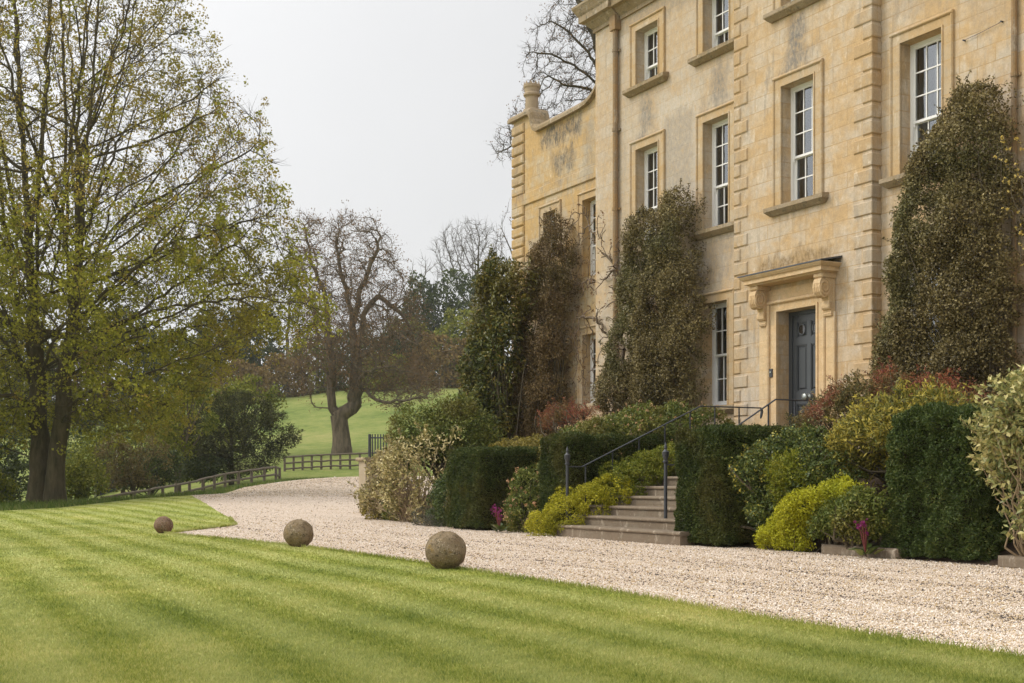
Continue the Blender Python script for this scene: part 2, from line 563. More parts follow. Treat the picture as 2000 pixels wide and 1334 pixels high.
def grass_ground_mat():
    m, nt, out = mk("meadow_grass")
    t = node(nt, 'ShaderNodeTexCoord')
    ob = t.outputs['Object']
    a = noise(nt, ob, 0.09, 4.0)
    b = noise(nt, ob, 0.9, 5.0, 0.7)
    c = noise(nt, ob, 6.0, 4.0, 0.7)
    f = mth(nt, 'ADD', mth(nt, 'MULTIPLY', a, 0.5), mth(nt, 'ADD', mth(nt, 'MULTIPLY', b, 0.4), mth(nt, 'MULTIPLY', c, 0.25)))
    col = ramp(nt, f, [(0.38, (0.055, 0.085, 0.016)), (0.48, (0.125, 0.175, 0.036)), (0.58, (0.20, 0.235, 0.058)), (0.72, (0.30, 0.285, 0.10))])
    p = pri(nt, col, 0.9, 0.1, normal=bump(nt, mth(nt, 'ADD', b, c), 0.8, 0.25))
    nt.links.new(p.outputs[0], out.inputs[0])
    return m


gx = axis(-260, 260, [(-60, 12), (-30, 3), (12, 1.0), (40, 4), (999, 14)])
gz = axis(-30, 640, [(24, 6), (110, 1.2), (200, 4), (999, 16)])
GX, GZ = np.meshgrid(gx, gz)
hz = Hxz(GX, GZ)
bmp_ = np.array([mnoise.noise(Vector((x * 0.12, z * 0.12, 0))) for x, z in zip(GX.ravel(), GZ.ravel())]).reshape(GX.shape)
hz = hz + bmp_ * 0.22 * np.clip((GZ - 82) / 10, 0, 1)
U_, N_ = GX * S - GZ * C, GX * C + GZ * S
V = np.stack([U_.ravel(), N_.ravel(), hz.ravel() - 0.05], 1)
nx = len(gx)
ii, jj = np.meshgrid(np.arange(len(gz) - 1), np.arange(nx - 1), indexing='ij')
q0 = (ii * nx + jj).ravel()
Fq = np.stack([q0, q0 + nx, q0 + nx + 1, q0 + 1], 1)
tag(np_obj("ground", V, Fq, grass_ground_mat(), smooth=True), kind='structure')


def cdt_sheet(name, poly, step, zoff, mat, skirt=0.0):
    """flat sheet inside a (u, n) outline that follows the terrain"""
    poly = [Vector(p) for p in poly]
    us, ns = [p.x for p in poly], [p.y for p in poly]
    pts = list(poly)
    for u in np.arange(min(us), max(us), step):
        for n in np.arange(min(ns), max(ns), step):
            pts.append(Vector((u + 0.13 * step, n + 0.11 * step)))
    k = len(poly)
    vo, eo, fo, _, _, _ = delaunay_2d_cdt(pts, [], [list(range(k))], 1, 1e-5)
    vo = np.array([(p.x, p.y) for p in vo])
    z = H(vo[:, 0], vo[:, 1]) + zoff
    verts = [(a, b, c) for (a, b), c in zip(vo, z)]
    faces = [tuple(f) for f in fo]
    if skirt:
        b0 = len(verts)
        pz = H(np.array(us), np.array(ns)) + zoff
        for p, zz in zip(poly, pz):
            verts += [(p.x, p.y, zz), (p.x, p.y, zz - skirt)]
        for i in range(k):
            j = (i + 1) % k
            faces.append((b0 + 2 * i, b0 + 2 * i + 1, b0 + 2 * j + 1, b0 + 2 * j))
    me = bpy.data.meshes.new(name)
    me.from_pydata(verts, [], faces)
    me.update()
    o = new_obj(name, me, mat)
    return o


def gravel_mat():
    m, nt, out = mk("gravel")
    t = node(nt, 'ShaderNodeTexCoord')
    ob = t.outputs['Object']
    v1 = node(nt, 'ShaderNodeTexVoronoi', None, Vector=ob, Scale=70.0)
    v2 = node(nt, 'ShaderNodeTexVoronoi', None, Vector=ob, Scale=38.0)
    big = noise(nt, vscale(nt, ob, (0.35, 1.0, 1.0)), 0.9, 4.0, 0.6)
    s1 = node(nt, 'ShaderNodeSeparateColor', None, i0=v1.outputs['Color'])
    s2 = node(nt, 'ShaderNodeSeparateColor', None, i0=v2.outputs['Color'])
    f = mth(nt, 'ADD', mth(nt, 'MULTIPLY', s1.outputs[0], 0.6), mth(nt, 'MULTIPLY', s2.outputs[1], 0.4))
    col = ramp(nt, f, [(0.08, (0.16, 0.13, 0.10)), (0.22, (0.42, 0.335, 0.25)), (0.5, (0.56, 0.455, 0.365)), (0.8, (0.66, 0.56, 0.47))])
    col = mixc(nt, mth(nt, 'MULTIPLY', mth(nt, 'SUBTRACT', big, 0.42), 2.2, True), col, (0.44, 0.345, 0.25, 1), 'MIX')
    mid_ = noise(nt, vscale(nt, ob, (0.5, 1.0, 1.0)), 5.0, 5.0, 0.75)
    col = mixc(nt, mth(nt, 'MULTIPLY', mth(nt, 'SUBTRACT', mid_, 0.5), 3.0, True), col, (0.33, 0.24, 0.16, 1))
    col = mixc(nt, 0.45, col, ramp(nt, f, [(0.08, (0.16, 0.13, 0.10)), (0.22, (0.42, 0.335, 0.25)), (0.5, (0.57, 0.46, 0.37)), (0.8, (0.68, 0.58, 0.49))]))
    hgt = mth(nt, 'SUBTRACT', 1.0, v1.outputs['Distance'])
    p = pri(nt, col, 0.85, 0.2, normal=bump(nt, hgt, 0.5, 0.012))
    nt.links.new(p.outputs[0], out.inputs[0])
    return m


def stripe_fac(nt, ob):
    """mowing stripes almost parallel to the house front; sheen of bent blades painted in"""
    sp_ = node(nt, 'ShaderNodeSeparateXYZ', None, i0=ob)
    wv = noise(nt, ob, 0.35, 2.0)
    y = mth(nt, 'ADD', mth(nt, 'MULTIPLY', sp_.outputs[0], 0.0454), mth(nt, 'ADD', sp_.outputs[1], mth(nt, 'MULTIPLY', mth(nt, 'SUBTRACT', wv, 0.5), 0.35)))
    s_ = mth(nt, 'COSINE', mth(nt, 'MULTIPLY', mth(nt, 'SUBTRACT', y, 2.2), 2 * pi / 0.72))
    return mth(nt, 'ADD', 0.5, mth(nt, 'MULTIPLY', s_, 0.55), True)


GRASS = [(0.0, (0.125, 0.17, 0.024)), (0.35, (0.25, 0.285, 0.048)), (0.7, (0.36, 0.365, 0.085)), (1.0, (0.56, 0.49, 0.18))]


def lawn_mat(name, blades):
    m, nt, out = mk(name)
    t = node(nt, 'ShaderNodeTexCoord')
    ob = t.outputs['Object']
    st = stripe_fac(nt, ob)
    pat = noise(nt, ob, 1.1, 4.0, 0.6)
    pat2 = noise(nt, ob, 0.3, 3.0, 0.6)
    fin = noise(nt, ob, 45.0, 4.0, 0.7)
    tuft = noise(nt, ob, 14.0, 4.0, 0.75)
    if blades:
        r = node(nt, 'ShaderNodeNewGeometry').outputs['Random Per Island']
    else:
        r = fin
    f = mth(nt, 'ADD', mth(nt, 'MULTIPLY', r, 0.7 if blades else 0.7), mth(nt, 'ADD', mth(nt, 'MULTIPLY', mth(nt, 'SUBTRACT', pat, 0.5), 0.9),
            mth(nt, 'ADD', mth(nt, 'MULTIPLY', mth(nt, 'SUBTRACT', pat2, 0.5), 1.1), mth(nt, 'SUBTRACT', mth(nt, 'MULTIPLY', st, 0.17), -0.04))), True)
    f = mth(nt, 'ADD', f, mth(nt, 'MULTIPLY', mth(nt, 'SUBTRACT', tuft, 0.5), 1.0), True)
    col = ramp(nt, f, GRASS)
    pale = mixc(nt, 0.5, col, (0.45, 0.475, 0.22, 1))
    col = mixc(nt, mth(nt, 'MULTIPLY', st, 0.7), col, pale)  # paler stripes: light off the leaning blades painted into the colour
    p = pri(nt, col, 0.6 if blades else 0.9, 0.25 if blades else 0.1, normal=None if blades else bump(nt, fin, 0.9, 0.02))
    if blades:
        tr = node(nt, 'ShaderNodeBsdfTranslucent', None, Color=col)
        mx = node(nt, 'ShaderNodeMixShader', None, i0=0.42, i1=p.outputs[0], i2=tr.outputs[0])
        nt.links.new(mx.outputs[0], out.inputs[0])
    else:
        nt.links.new(p.outputs[0], out.inputs[0])
    return m


def resample(pts, step, jit=0.0, closed=False):
    out = []
    pts = [Vector(p) for p in pts]
    segs = list(zip(pts, pts[1:] + ([pts[0]] if closed else [])))
    if not closed:
        segs = list(zip(pts[:-1], pts[1:]))
    for a, b in segs:
        k = max(1, int((b - a).length / step))
        d = (b - a).normalized() if (b - a).length else Vector((0, 0))
        for i in range(k):
            p = a.lerp(b, i / k)
            out.append((p.x - d.y * random.uniform(-jit, jit), p.y + d.x * random.uniform(-jit, jit)))
    if not closed:
        out.append(tuple(pts[-1]))
    return out


EDGE = [(5.0, 5.7), (-0.5, 5.72), (-5.0, 5.82), (-7.1, 5.84), (-9.6, 6.04), (-12.8, 6.12), (-16, 6.16), (-18.1, 6.08), (-20.5, 5.84), (-22.9, 5.46), (-23.65, 5.42)]
EDGE2 = [(-23.65, 5.42), (-25.3, 6.45), (-26.6, 7.3), (-27.05, 7.62), (-27.5, 7.85), (-31.5, 8.85), (-36.5, 9.85), (-41, 10.75), (-46, 11.7), (-50, 12.5)]
BACK = [XZ(-14.2, 49.6), XZ(-15.6, 45), XZ(-17.5, 41), XZ(-23, 38), XZ(-34, 36)]
lawn_poly = resample(EDGE, 0.35, 0.016)[:-1] + resample(EDGE2, 0.5, 0.012)[:-1] + BACK + [XZ(-40, 8), XZ(-24, -14), (6.0, -9.0)]
LAWN = np.array(lawn_poly)
tag(cdt_sheet("lawn", lawn_poly, 0.9, 0.022, lawn_mat("mown_lawn", False), 0.09), kind='structure')

gravel_poly = [(6, 4.2), (6, 13.2), (-31.0, 13.2), (-33.5, 15.5), (-40, 21), (-55, 29.0), (-71, 29.5)] + \
    resample([(-70.3, 27.6), (-69.5, 24.5), (-67.6, 21.8), (-59, 17.2), (-50, 12.5)], 0.6, 0.05)[:-1] + [(-50, 12.5), (-46, 11.3), (-41, 10.35), (-36.5, 9.45), (-31.5, 8.45), (-27.5, 7.4), (-25.3, 6.0), (-23.65, 5.0), (-22, 4.7)]
tag(cdt_sheet("gravel_drive", gravel_poly, 1.3, 0.0, gravel_mat()), kind='structure')
GRAV = np.array(gravel_poly)

# flower beds: soil banks rising from the drive to the house terrace
_bu = np.arange(-33.5, -0.5, 0.4)
_bn = np.array([11.8, 11.95, 12.2, 12.8, 13.4, 14.0, 14.6, 16.3, 17.4])
_bz = np.array([-0.03, 0.02, 0.10, 0.45, 0.95, 1.2, 1.32, 1.34, 1.34])
for nm_, u0_, u1_ in (("flower_bed", -30.9, -19.95), ("flower_bed", -16.2, -1.0)):
    uu = np.arange(u0_, u1_ + 0.01, 0.35)
    UU, NN = np.meshgrid(uu, np.linspace(11.7, 17.4, 30))
    end = np.clip((UU + 30.9) / 2.0, 0, 1) if u0_ < -25 else np.ones_like(UU)
    ZZ = np.interp(NN, _bn, _bz) * end + 0.0
    ZZ += np.array([0.05 * mnoise.noise(Vector((a * 2.3, b * 2.3, 3))) for a, b in zip(UU.ravel(), NN.ravel())]).reshape(UU.shape)
    k_ = UU.shape[1]
    ii, jj = np.meshgrid(np.arange(UU.shape[0] - 1), np.arange(k_ - 1), indexing='ij')
    q0 = (ii * k_ + jj).ravel()
    tag(np_obj(nm_, np.stack([UU.ravel(), NN.ravel(), ZZ.ravel()], 1), np.stack([q0, q0 + 1, q0 + k_ + 1, q0 + k_], 1), M_soil, smooth=True), kind='structure')


# ------------------------------------------------------------------ polygon helpers
def in_poly(P, poly):
    x, y = P[:, 0], P[:, 1]
    r = np.zeros(len(P), bool)
    k = len(poly)
    for i in range(k):
        x1, y1 = poly[i]
        x2, y2 = poly[(i + 1) % k]
        c = ((y1 > y) != (y2 > y)) & (x < (x2 - x1) * (y - y1) / (y2 - y1 + 1e-12) + x1)
        r ^= c
    return r


def poly_dist(P, poly):
    d = np.full(len(P), 1e9)
    k = len(poly)
    for i in range(k):
        a, b = np.asarray(poly[i], float), np.asarray(poly[(i + 1) % k], float)
        ab = b - a
        t = np.clip(((P - a) @ ab) / (ab @ ab + 1e-12), 0, 1)
        d = np.minimum(d, np.linalg.norm(P - (a + t[:, None] * ab), axis=1))
    return d


def nrm(v):
    return v / (np.linalg.norm(v, axis=-1, keepdims=True) + 1e-9)


# ------------------------------------------------------------------ lawn blades and loose stones
def scatter_screen(k, py0, py1, poly, px0=-200, px1=2200):
    """points on the ground, thinning out with distance"""
    py = rng.uniform(py0, py1, k)
    px = rng.uniform(px0, px1, k)
    Z = EYE * F / (py - YH)
    X = (px - 1000) / F * Z
    P = np.stack([X * S - Z * C, X * C + Z * S], 1)
    m = in_poly(P, poly)
    return P[m], Z[m]


def blades(P, Z, hgt, mat, name, wscale=1.0, leanstripe=True):
    k = len(P)
    z0 = H(P[:, 0], P[:, 1]) + 0.018
    a = rng.uniform(0, 2 * pi, k)
    wd = (0.0022 + 0.00034 * Z) * wscale * rng.uniform(0.7, 1.3, k)
    h = hgt * rng.uniform(0.55, 1.25, k)
    d = np.stack([np.cos(a), np.sin(a), np.zeros(k)], 1)
    base = np.stack([P[:, 0], P[:, 1], z0], 1)
    lean = rng.normal(0, 0.45, (k, 3)) * h[:, None]
    lean[:, 2] = 0
    if leanstripe:
        sgn = np.sign(np.cos((P[:, 1] + .0454 * P[:, 0] - 2.2) * 2 * pi / 0.72))
        lean[:, 0] += 0.3 * h * sgn
    tip = base + lean
    tip[:, 2] += h
    V = np.stack([base - d * wd[:, None], base + d * wd[:, None], tip], 1).reshape(-1, 3)
    Fc = np.arange(3 * k).reshape(-1, 3)
    o = np_obj(name, V, Fc, mat)
    return o


P, Z = scatter_screen(620000, 975, 1420, lawn_poly)
P2, Z2 = scatter_screen(90000, 940 + 40, 1080, lawn_poly)
P, Z = np.r_[P, P2], np.r_[Z, Z2]
tag(blades(P, Z, 0.024, lawn_mat("lawn_blades", True), "lawn_grass"), kind='stuff', label='short mown grass of the striped lawn', cat='grass')
# tufts that hang over the cut edge
ed = np.array(resample(EDGE, 0.004) + resample(EDGE2[:6], 0.008))
ed = ed + rng.normal(0, 0.02, ed.shape)
Ze = -ed[:, 0] * C + ed[:, 1] * S
ok = Ze > 5
tag(blades(ed[ok], Ze[ok], 0.05, bpy.data.materials["lawn_blades"], "edge_grass", 0.9, False), kind='stuff', label='longer grass along the cut lawn edge', cat='grass')
# rough grass beyond the lawn
k = 60000
Xr, Zr = rng.uniform(-30, -10, k), rng.uniform(38, 75, k)
Pr = np.stack(XZ(Xr, Zr), 1)
okr = ~in_poly(Pr, lawn_poly) & ~in_poly(Pr, gravel_poly)
m_rough = leaf_mat("rough_grass", [(0, (0.05, 0.09, 0.015)), (0.5, (0.11, 0.16, 0.03)), (1, (0.2, 0.2, 0.07))], 0.6, 0.2, 0.3, 0.4)
tag(blades(Pr[okr], Zr[okr], 0.20, m_rough, "rough_grass", 1.1, False), kind='stuff', label='long rough grass below the big tree', cat='grass')


def stones(P, size, mat, name):
    k = len(P)
    z0 = H(P[:, 0], P[:, 1])
    base = np.array([(1, 0, 0), (-.5, .87, 0), (-.5, -.87, 0), (0.1, 0.1, .7), (0, 0, -.6)])
    tri = np.array([(0, 1, 3), (1, 2, 3), (2, 0, 3), (1, 0, 4), (2, 1, 4), (0, 2, 4)])
    a = rng.uniform(0, 2 * pi, k)
    s = size * rng.lognormal(0, 0.35, k)
    B = base[None] * (s[:, None, None] * rng.uniform(0.65, 1.25, (k, 1, 3)))
    ca, sa = np.cos(a)[:, None], np.sin(a)[:, None]
    tilt = rng.normal(0, .3, (k, 1))
    x = B[..., 0] * ca - B[..., 1] * sa
    y = B[..., 0] * sa + B[..., 1] * ca
    zz = B[..., 2] + tilt * x
    V = np.stack([x + P[:, 0:1], y + P[:, 1:2], zz + z0[:, None] + 0.003], -1).reshape(-1, 3)
    Fc = (np.arange(k)[:, None, None] * 5 + tri[None]).reshape(-1, 3)
    return np_obj(name, V, Fc, mat)


def pebble_mat():
    m, nt, out = mk("pebbles")
    g = node(nt, 'ShaderNodeNewGeometry')
    ob = node(nt, 'ShaderNodeTexCoord').outputs['Object']
    sp_ = node(nt, 'ShaderNodeSeparateXYZ', None, i0=ob)
    lane = noise(nt, vscale(nt, ob, (0.22, 1.0, 1.0)), 2.2, 4.0, 0.65)
    wn_ = mth(nt, 'ADD', sp_.outputs[1], mth(nt, 'MULTIPLY', lane, 0.8))
    rut = mth(nt, 'MAXIMUM', mth(nt, 'SUBTRACT', 1.0, mth(nt, 'MULTIPLY', mth(nt, 'ABSOLUTE', mth(nt, 'SUBTRACT', wn_, 8.0)), 5.0), True),
              mth(nt, 'SUBTRACT', 1.0, mth(nt, 'MULTIPLY', mth(nt, 'ABSOLUTE', mth(nt, 'SUBTRACT', wn_, 9.7)), 4.0), True))
    rnd = mth(nt, 'SUBTRACT', g.outputs['Random Per Island'], mth(nt, 'MULTIPLY', rut, 0.26))
    rnd = mth(nt, 'SUBTRACT', rnd, mth(nt, 'MULTIPLY', mth(nt, 'SUBTRACT', lane, 0.47), 0.9), True)
    col = ramp(nt, rnd, [(0.0, (0.06, 0.05, 0.045)), (0.06, (0.17, 0.13, 0.10)), (0.13, (0.40, 0.27, 0.12)), (0.3, (0.52, 0.40, 0.24)), (0.45, (0.58, 0.465, 0.36)), (0.75, (0.70, 0.60, 0.495)), (1.0, (0.84, 0.78, 0.70))])
    p = pri(nt, col, 0.8, 0.25)
    nt.links.new(p.outputs[0], out.inputs[0])
    return m


P, Z = scatter_screen(520000, 985, 1340, gravel_poly, -50, 2060)
P2, Z2 = scatter_screen(230000, 939, 990, gravel_poly, 300, 800)
m2 = Z2 < 80
P, Z = np.r_[P, P2[m2]], np.r_[Z, Z2[m2]]
mk_ok = ~in_poly(P, lawn_poly) & ((P[:, 1] < 11.9) | (P[:, 0] < -32))
P, Z = P[mk_ok], Z[mk_ok]
sz = 0.0049 + 0.00017 * Z
tag(stones(P, sz, pebble_mat(), "gravel_stones"), kind='stuff', label='loose cream and tan pebbles of the drive', cat='gravel')

# ------------------------------------------------------------------ the house
NB, NR, NW = 16.1, 16.3, 17.2             # planes: centre bay, main front, left wing
house = thing("country_house", "large honey coloured stone country house with white sash windows and quoined front", "house", HB)
UL, ULW, UB0, UB1 = -26.4, -32.4, -20.94, -17.08
ZT = 11.66


def wall_sheet(mb, u0, u1, z0, z1, n, holes, depth=0.34):
    us = sorted({u0, u1, *[h[0] for h in holes], *[h[1] for h in holes]})
    zs = sorted({z0, z1, *[h[2] for h in holes], *[h[3] for h in holes]})
    us = [a for a in us if u0 <= a <= u1]
    zs = [a for a in zs if z0 <= a <= z1]
    for a, b in zip(us[:-1], us[1:]):
        for c, d in zip(zs[:-1], zs[1:]):
            cu, cz = (a + b) / 2, (c + d) / 2
            if any(h[0] < cu < h[1] and h[2] < cz < h[3] for h in holes):
                continue
            mb.quad((a, n, c), (b, n, c), (b, n, d), (a, n, d))
    for a, b, c, d in holes:
        m_ = n + depth
        mb.quad((a, n, c), (a, n, d), (a, m_, d), (a, m_, c))
        mb.quad((b, n, c), (b, m_, c), (b, m_, d), (b, n, d))
        mb.quad((a, n, d), (b, n, d), (b, m_, d), (a, m_, d))
        mb.quad((a, n, c), (a, m_, c), (b, m_, c), (b, n, c))


# windows: u0, u1, z0, z1, plane, upper rows, lower rows, sill?, curtain style
WIN = [(-24.75, -23.87, 9.83, 11.10, NR, 2, 1, 'sill', 0), (-22.21, -21.33, 9.83, 11.10, NR, 2, 1, 'sill', 0), (-19.46, -18.56, 9.87, 11.14, NB, 2, 1, 'sill', 0),
       (-16.58, -15.66, 9.83, 11.10, NR, 2, 1, 'sill', 0),
       (-24.75, -23.87, 6.16, 8.42, NR, 3, 2, 'sill', 0), (-22.21, -21.35, 6.16, 8.42, NR, 3, 2, 'sill', 0), (-19.46, -18.55, 6.16, 8.42, NB, 3, 2, 'sill', 1),
       (-16.58, -15.65, 6.16, 8.42, NR, 3, 2, 'sill', 2),
       (-24.75, -23.87, 2.48, 4.64, NR, 2, 2, 'sill', 0), (-22.21, -21.39, 2.48, 4.64, NR, 2, 2, 'sill', 1), (-16.58, -15.65, 2.48, 4.64, NR, 2, 2, 'sill', 1),
       (-28.58, -27.66, 6.13, 8.09, NW, 3, 2, '', 0), (-28.58, -27.66, 2.91, 4.66, NW, 3, 1, '', 0), (-30.62, -29.95, 6.9, 8.13, NW, 2, 1, '', 0)]
DOOR = (-19.58, -18.47, 1.55, 4.17)


def holes(n, u0, u1):
    return [w_[:4] for w_ in WIN if w_[4] == n and u0 < w_[0] < u1]


mb = MB()
wall_sheet(mb, UL, UB0, 0.2, ZT + .5, NR, holes(NR, UL, UB0))
wall_sheet(mb, UB1, -6.0, 0.2, ZT + .5, NR, holes(NR, UB1, -6))
mb.quad((UL, NR, 0.2), (UL, NR, ZT + .5), (UL, 26, ZT + .5), (UL, 26, 0.2))
mb.quad((-6, NR, 0.2), (-6, 26, 0.2), (-6, 26, ZT + .5), (-6, NR, ZT + .5))
mb.quad((UL, 26, 0.2), (-6, 26, 0.2), (-6, 26, ZT + .5), (UL, 26, ZT + .5))
mb.build("main_wall", M_wall, house)
mb = MB()
wall_sheet(mb, UB0, UB1, 0.2, ZT + .5, NB, holes(NB, UB0, UB1) + [DOOR], 0.32)
mb.quad((UB1, NB, 0.2), (UB1, NR, 0.2), (UB1, NR, ZT + .5), (UB1, NB, ZT + .5))
mb.quad((UB0, NR, 0.2), (UB0, NB, 0.2), (UB0, NB, ZT + .5), (UB0, NR, ZT + .5))
mb.build("centre_bay_wall", M_wall, house)

# left wing with its swept parapet
top = [(-32.4, 11.0), (-31.45, 11.0), (-31.35, 10.98), (-31.27, 10.86), (-31.2, 10.66), (-31.1, 10.5), (-30.95, 10.42), (-30.6, 10.42), (-30.0, 10.43), (-29.3, 10.44), (-28.6, 10.46),
       (-28.3, 10.5), (-28.05, 10.6), (-27.85, 10.75), (-27.68, 10.98), (-27.55, 11.25), (-27.4, 11.5), (-26.4, 11.5)]
mb = MB()
wall_sheet(mb, ULW, UL, 0.2, 10.3, NW, holes(NW, ULW, UL))
for (a, za), (b, zb) in zip(top[:-1], top[1:]):
    mb.quad((a, NW, 10.3), (b, NW, 10.3), (b, NW, zb), (a, NW, za))
    mb.quad((a, NW + .45, 10.3), (a, NW + .45, za), (b, NW + .45, zb), (b, NW + .45, 10.3))
mb.quad((ULW, NW, 0.2), (ULW, NW, 11.0), (ULW, 24, 11.0), (ULW, 24, 0.2))
mb.quad((ULW, 24, .2), (ULW, 24, 10.3), (UL, 24, 10.3), (UL, 24, .2))
mb.build("left_wing_wall", M_wing, house)
mb = MB()
prof = [(-0.13, -0.02), (-0.13, 0.06), (-0.09, 0.12), (-0.02, 0.17), (0.5, 0.17), (0.5, -0.02)]
for (a, za), (b, zb) in zip(top[:-1], top[1:]):
    a_ = a - (0.13 if a == ULW else 0)
    v = [(a_, NW + p, za + q) for p, q in prof] + [(b, NW + p, zb + q) for p, q in prof]
    k = len(prof)
    mb.add(v, [(i, (i + 1) % k, k + (i + 1) % k, k + i) for i in range(k)] + ([tuple(range(k))] if a == ULW else []))
mb.build("parapet_coping", M_sill, house)
mb = MB()
mb.lathe((-31.8, NW + .26, 11.165), [(.25, 0), (.24, .08), (.185, .10), (.18, .42), (.2, .45), (.235, .47), (.235, .52), (.2, .55), (.21, .66), (.235, .70), (.235, .76), (.2, .78), (.19, .60)], 20)
for i in range(10):
    a = 2 * pi * i / 10
    c_ = Vector((-31.8 + .215 * cos(a), NW + .26 + .215 * sin(a), 11.915))
    t_ = Vector((-sin(a), cos(a), 0)) * .045
    o_ = Vector((cos(a), sin(a), 0)) * .02
    mb.add([c_ - t_ - o_, c_ + t_ - o_, c_ + t_ + o_, c_ - t_ + o_, c_ + Vector((0, 0, .11))], [(0, 1, 4), (1, 2, 4), (2, 3, 4), (3, 0, 4)])
mb.build("chimney_pot", plain_mat("buff_terracotta", (0.36, 0.28, 0.19), 0.9, 0.1, var=0.3, scale=5), house)
mb = MB()
mb.cbox(ULW - .03, UL, NW - .05, NW + .02, 8.55, 8.87, .015)
mb.build("string_course", M_wing, house)


def quoins(u_corner, n, z0, z1, course, long_, short_, sgn, side=None, name="quoin_strip", mat=M_wall, proud=0.026, phase=0, gap=0.035):
    """alternate long and short rusticated blocks; sgn=+1: blocks run from u_corner towards +u"""
    m_ = MB()
    z = z0
    i = phase
    while z < z1:
        wd = long_ if i % 2 == 0 else short_
        a, b = (u_corner, u_corner + wd) if sgn > 0 else (u_corner - wd, u_corner)
        zt = z + course - gap
        if side is not None:
            bb = .022
            uo = u_corner + proud
            nf, nb = n - proud, n + side
            # wraps the corner: front face and return face with one chamfer all round
            def ring(e, du, dn):
                return None
            v = [(a, n, z), (a, n, zt), (a + bb, nf, z + bb), (a + bb, nf, zt - bb), (uo - .012, nf, z + bb), (uo - .012, nf, zt - bb),
                 (uo, nf + .012, z + bb), (uo, nf + .012, zt - bb), (uo, nb - .004, z + bb), (uo, nb - .004, zt - bb), (u_corner, nb, z), (u_corner, nb, zt), (u_corner, n, z), (u_corner, n, zt)]
            m_.add(v, [(0, 2, 3, 1), (2, 4, 5, 3), (4, 6, 7, 5), (6, 8, 9, 7), (8, 10, 11, 9), (0, 12, 4, 2), (12, 6, 4), (12, 10, 8, 6), (1, 3, 5, 13), (13, 5, 7), (13, 7, 9, 11)])
        else:
            m_.cbox(a, b, n - proud, n, z, zt, .022)
        z += course
        i += 1
    return m_.build(name, mat, house)


# course heights read off the photograph: 0.279 m
zq = 6.70 - 0.279 * 21
quoins(UB1, NB, zq, 12.0, 0.279, 0.44, 0.215, -1, side=NR - NB, phase=1, mat=M_quoin)
quoins(UB0 + .003, NB, zq, 12.0, 0.279, 0.44, 0.215, 1, phase=1, mat=M_quoin)
m_ = MB()
z = 0.3
while z < 10.85:
    if not (8.5 < z + .13 < 8.9):
        m_.cbox(ULW - .03, ULW + .66, NW - .06, NW, z, min(z + .245, 10.98), .03)
    z += 0.286
m_.build("quoin_strip", M_wing, house)

mb = MB()
mb.box(UL - .02, -25.64, NR - .07, NR + .01, 0.3, ZT - .02)
mb.build("corner_pilaster", M_wall, house)
mb = MB()
corn = [(0, 11.56), (.05, 11.56), (.05, 11.64), (.09, 11.68), (.17, 11.76), (.19, 11.80), (.30, 11.82), (.30, 11.96), (.33, 12.0), (.38, 12.1), (.42, 12.16), (.42, 12.21), (0, 12.3)]
cn = NR - .07
mb.sweep([((UL - .02, 20), (-1, 0)), ((UL - .02, cn), (-1, -1)), ((-25.4, cn), (0, -1))], corn)
mb.sweep([((-25.4, NR), (0, -1)), ((UB0, NR), (0, -1)), ((UB0, NB), (-1, -1)), ((UB1, NB), (1, -1)), ((UB1, NR), (0, -1)), ((-6, NR), (0, -1))], corn)
mb.build("cornice", M_sill, house)
mb = MB()
mb.add([(UL, NR, 12.2), (-6, NR, 12.2), (-6, 26, 12.2), (UL, 26, 12.2), (UL + 4, 20, 15.5), (-10, 20, 15.5)], [(0, 1, 5, 4), (1, 2, 5), (2, 3, 4, 5), (3, 0, 4)])
mb.build("roof", plain_mat("stone_slates", (0.14, 0.12, 0.10), 0.9, 0.1), house)


def downpipe(u, n, z0, z1, r, mat, mast=True):
    m_ = MB()
    m_.tube([(u, n, z0), (u, n, z1)], r, 10)
    z = z0 + 1.1
    while z < z1:
        m_.tube([(u, n, z), (u, n, z + .07)], r * 1.22, 10)
        m_.box(u - r * 1.9, u + r * 1.9, n + r * .6, n + r * 1.3, z + .01, z + .06)
        z += 1.83
    if mast:
        m_.box(u - .12, u + .12, n - .09, n + .1, z1 - .05, z1 + .28)
    return m_.build("downpipe", mat, house, smooth=False)


M_pipe = stone_mat("painted_pipe", (0.30, 0.19, 0.09), (0.25, 0.19, 0.13), joints=0, streak=0.5, lich=0.5)
downpipe(-25.53, NR - .085, 0.6, 11.4, .062, M_pipe)
downpipe(-14.15, NR - .06, 0.6, 11.6, .045, M_pipe, False)


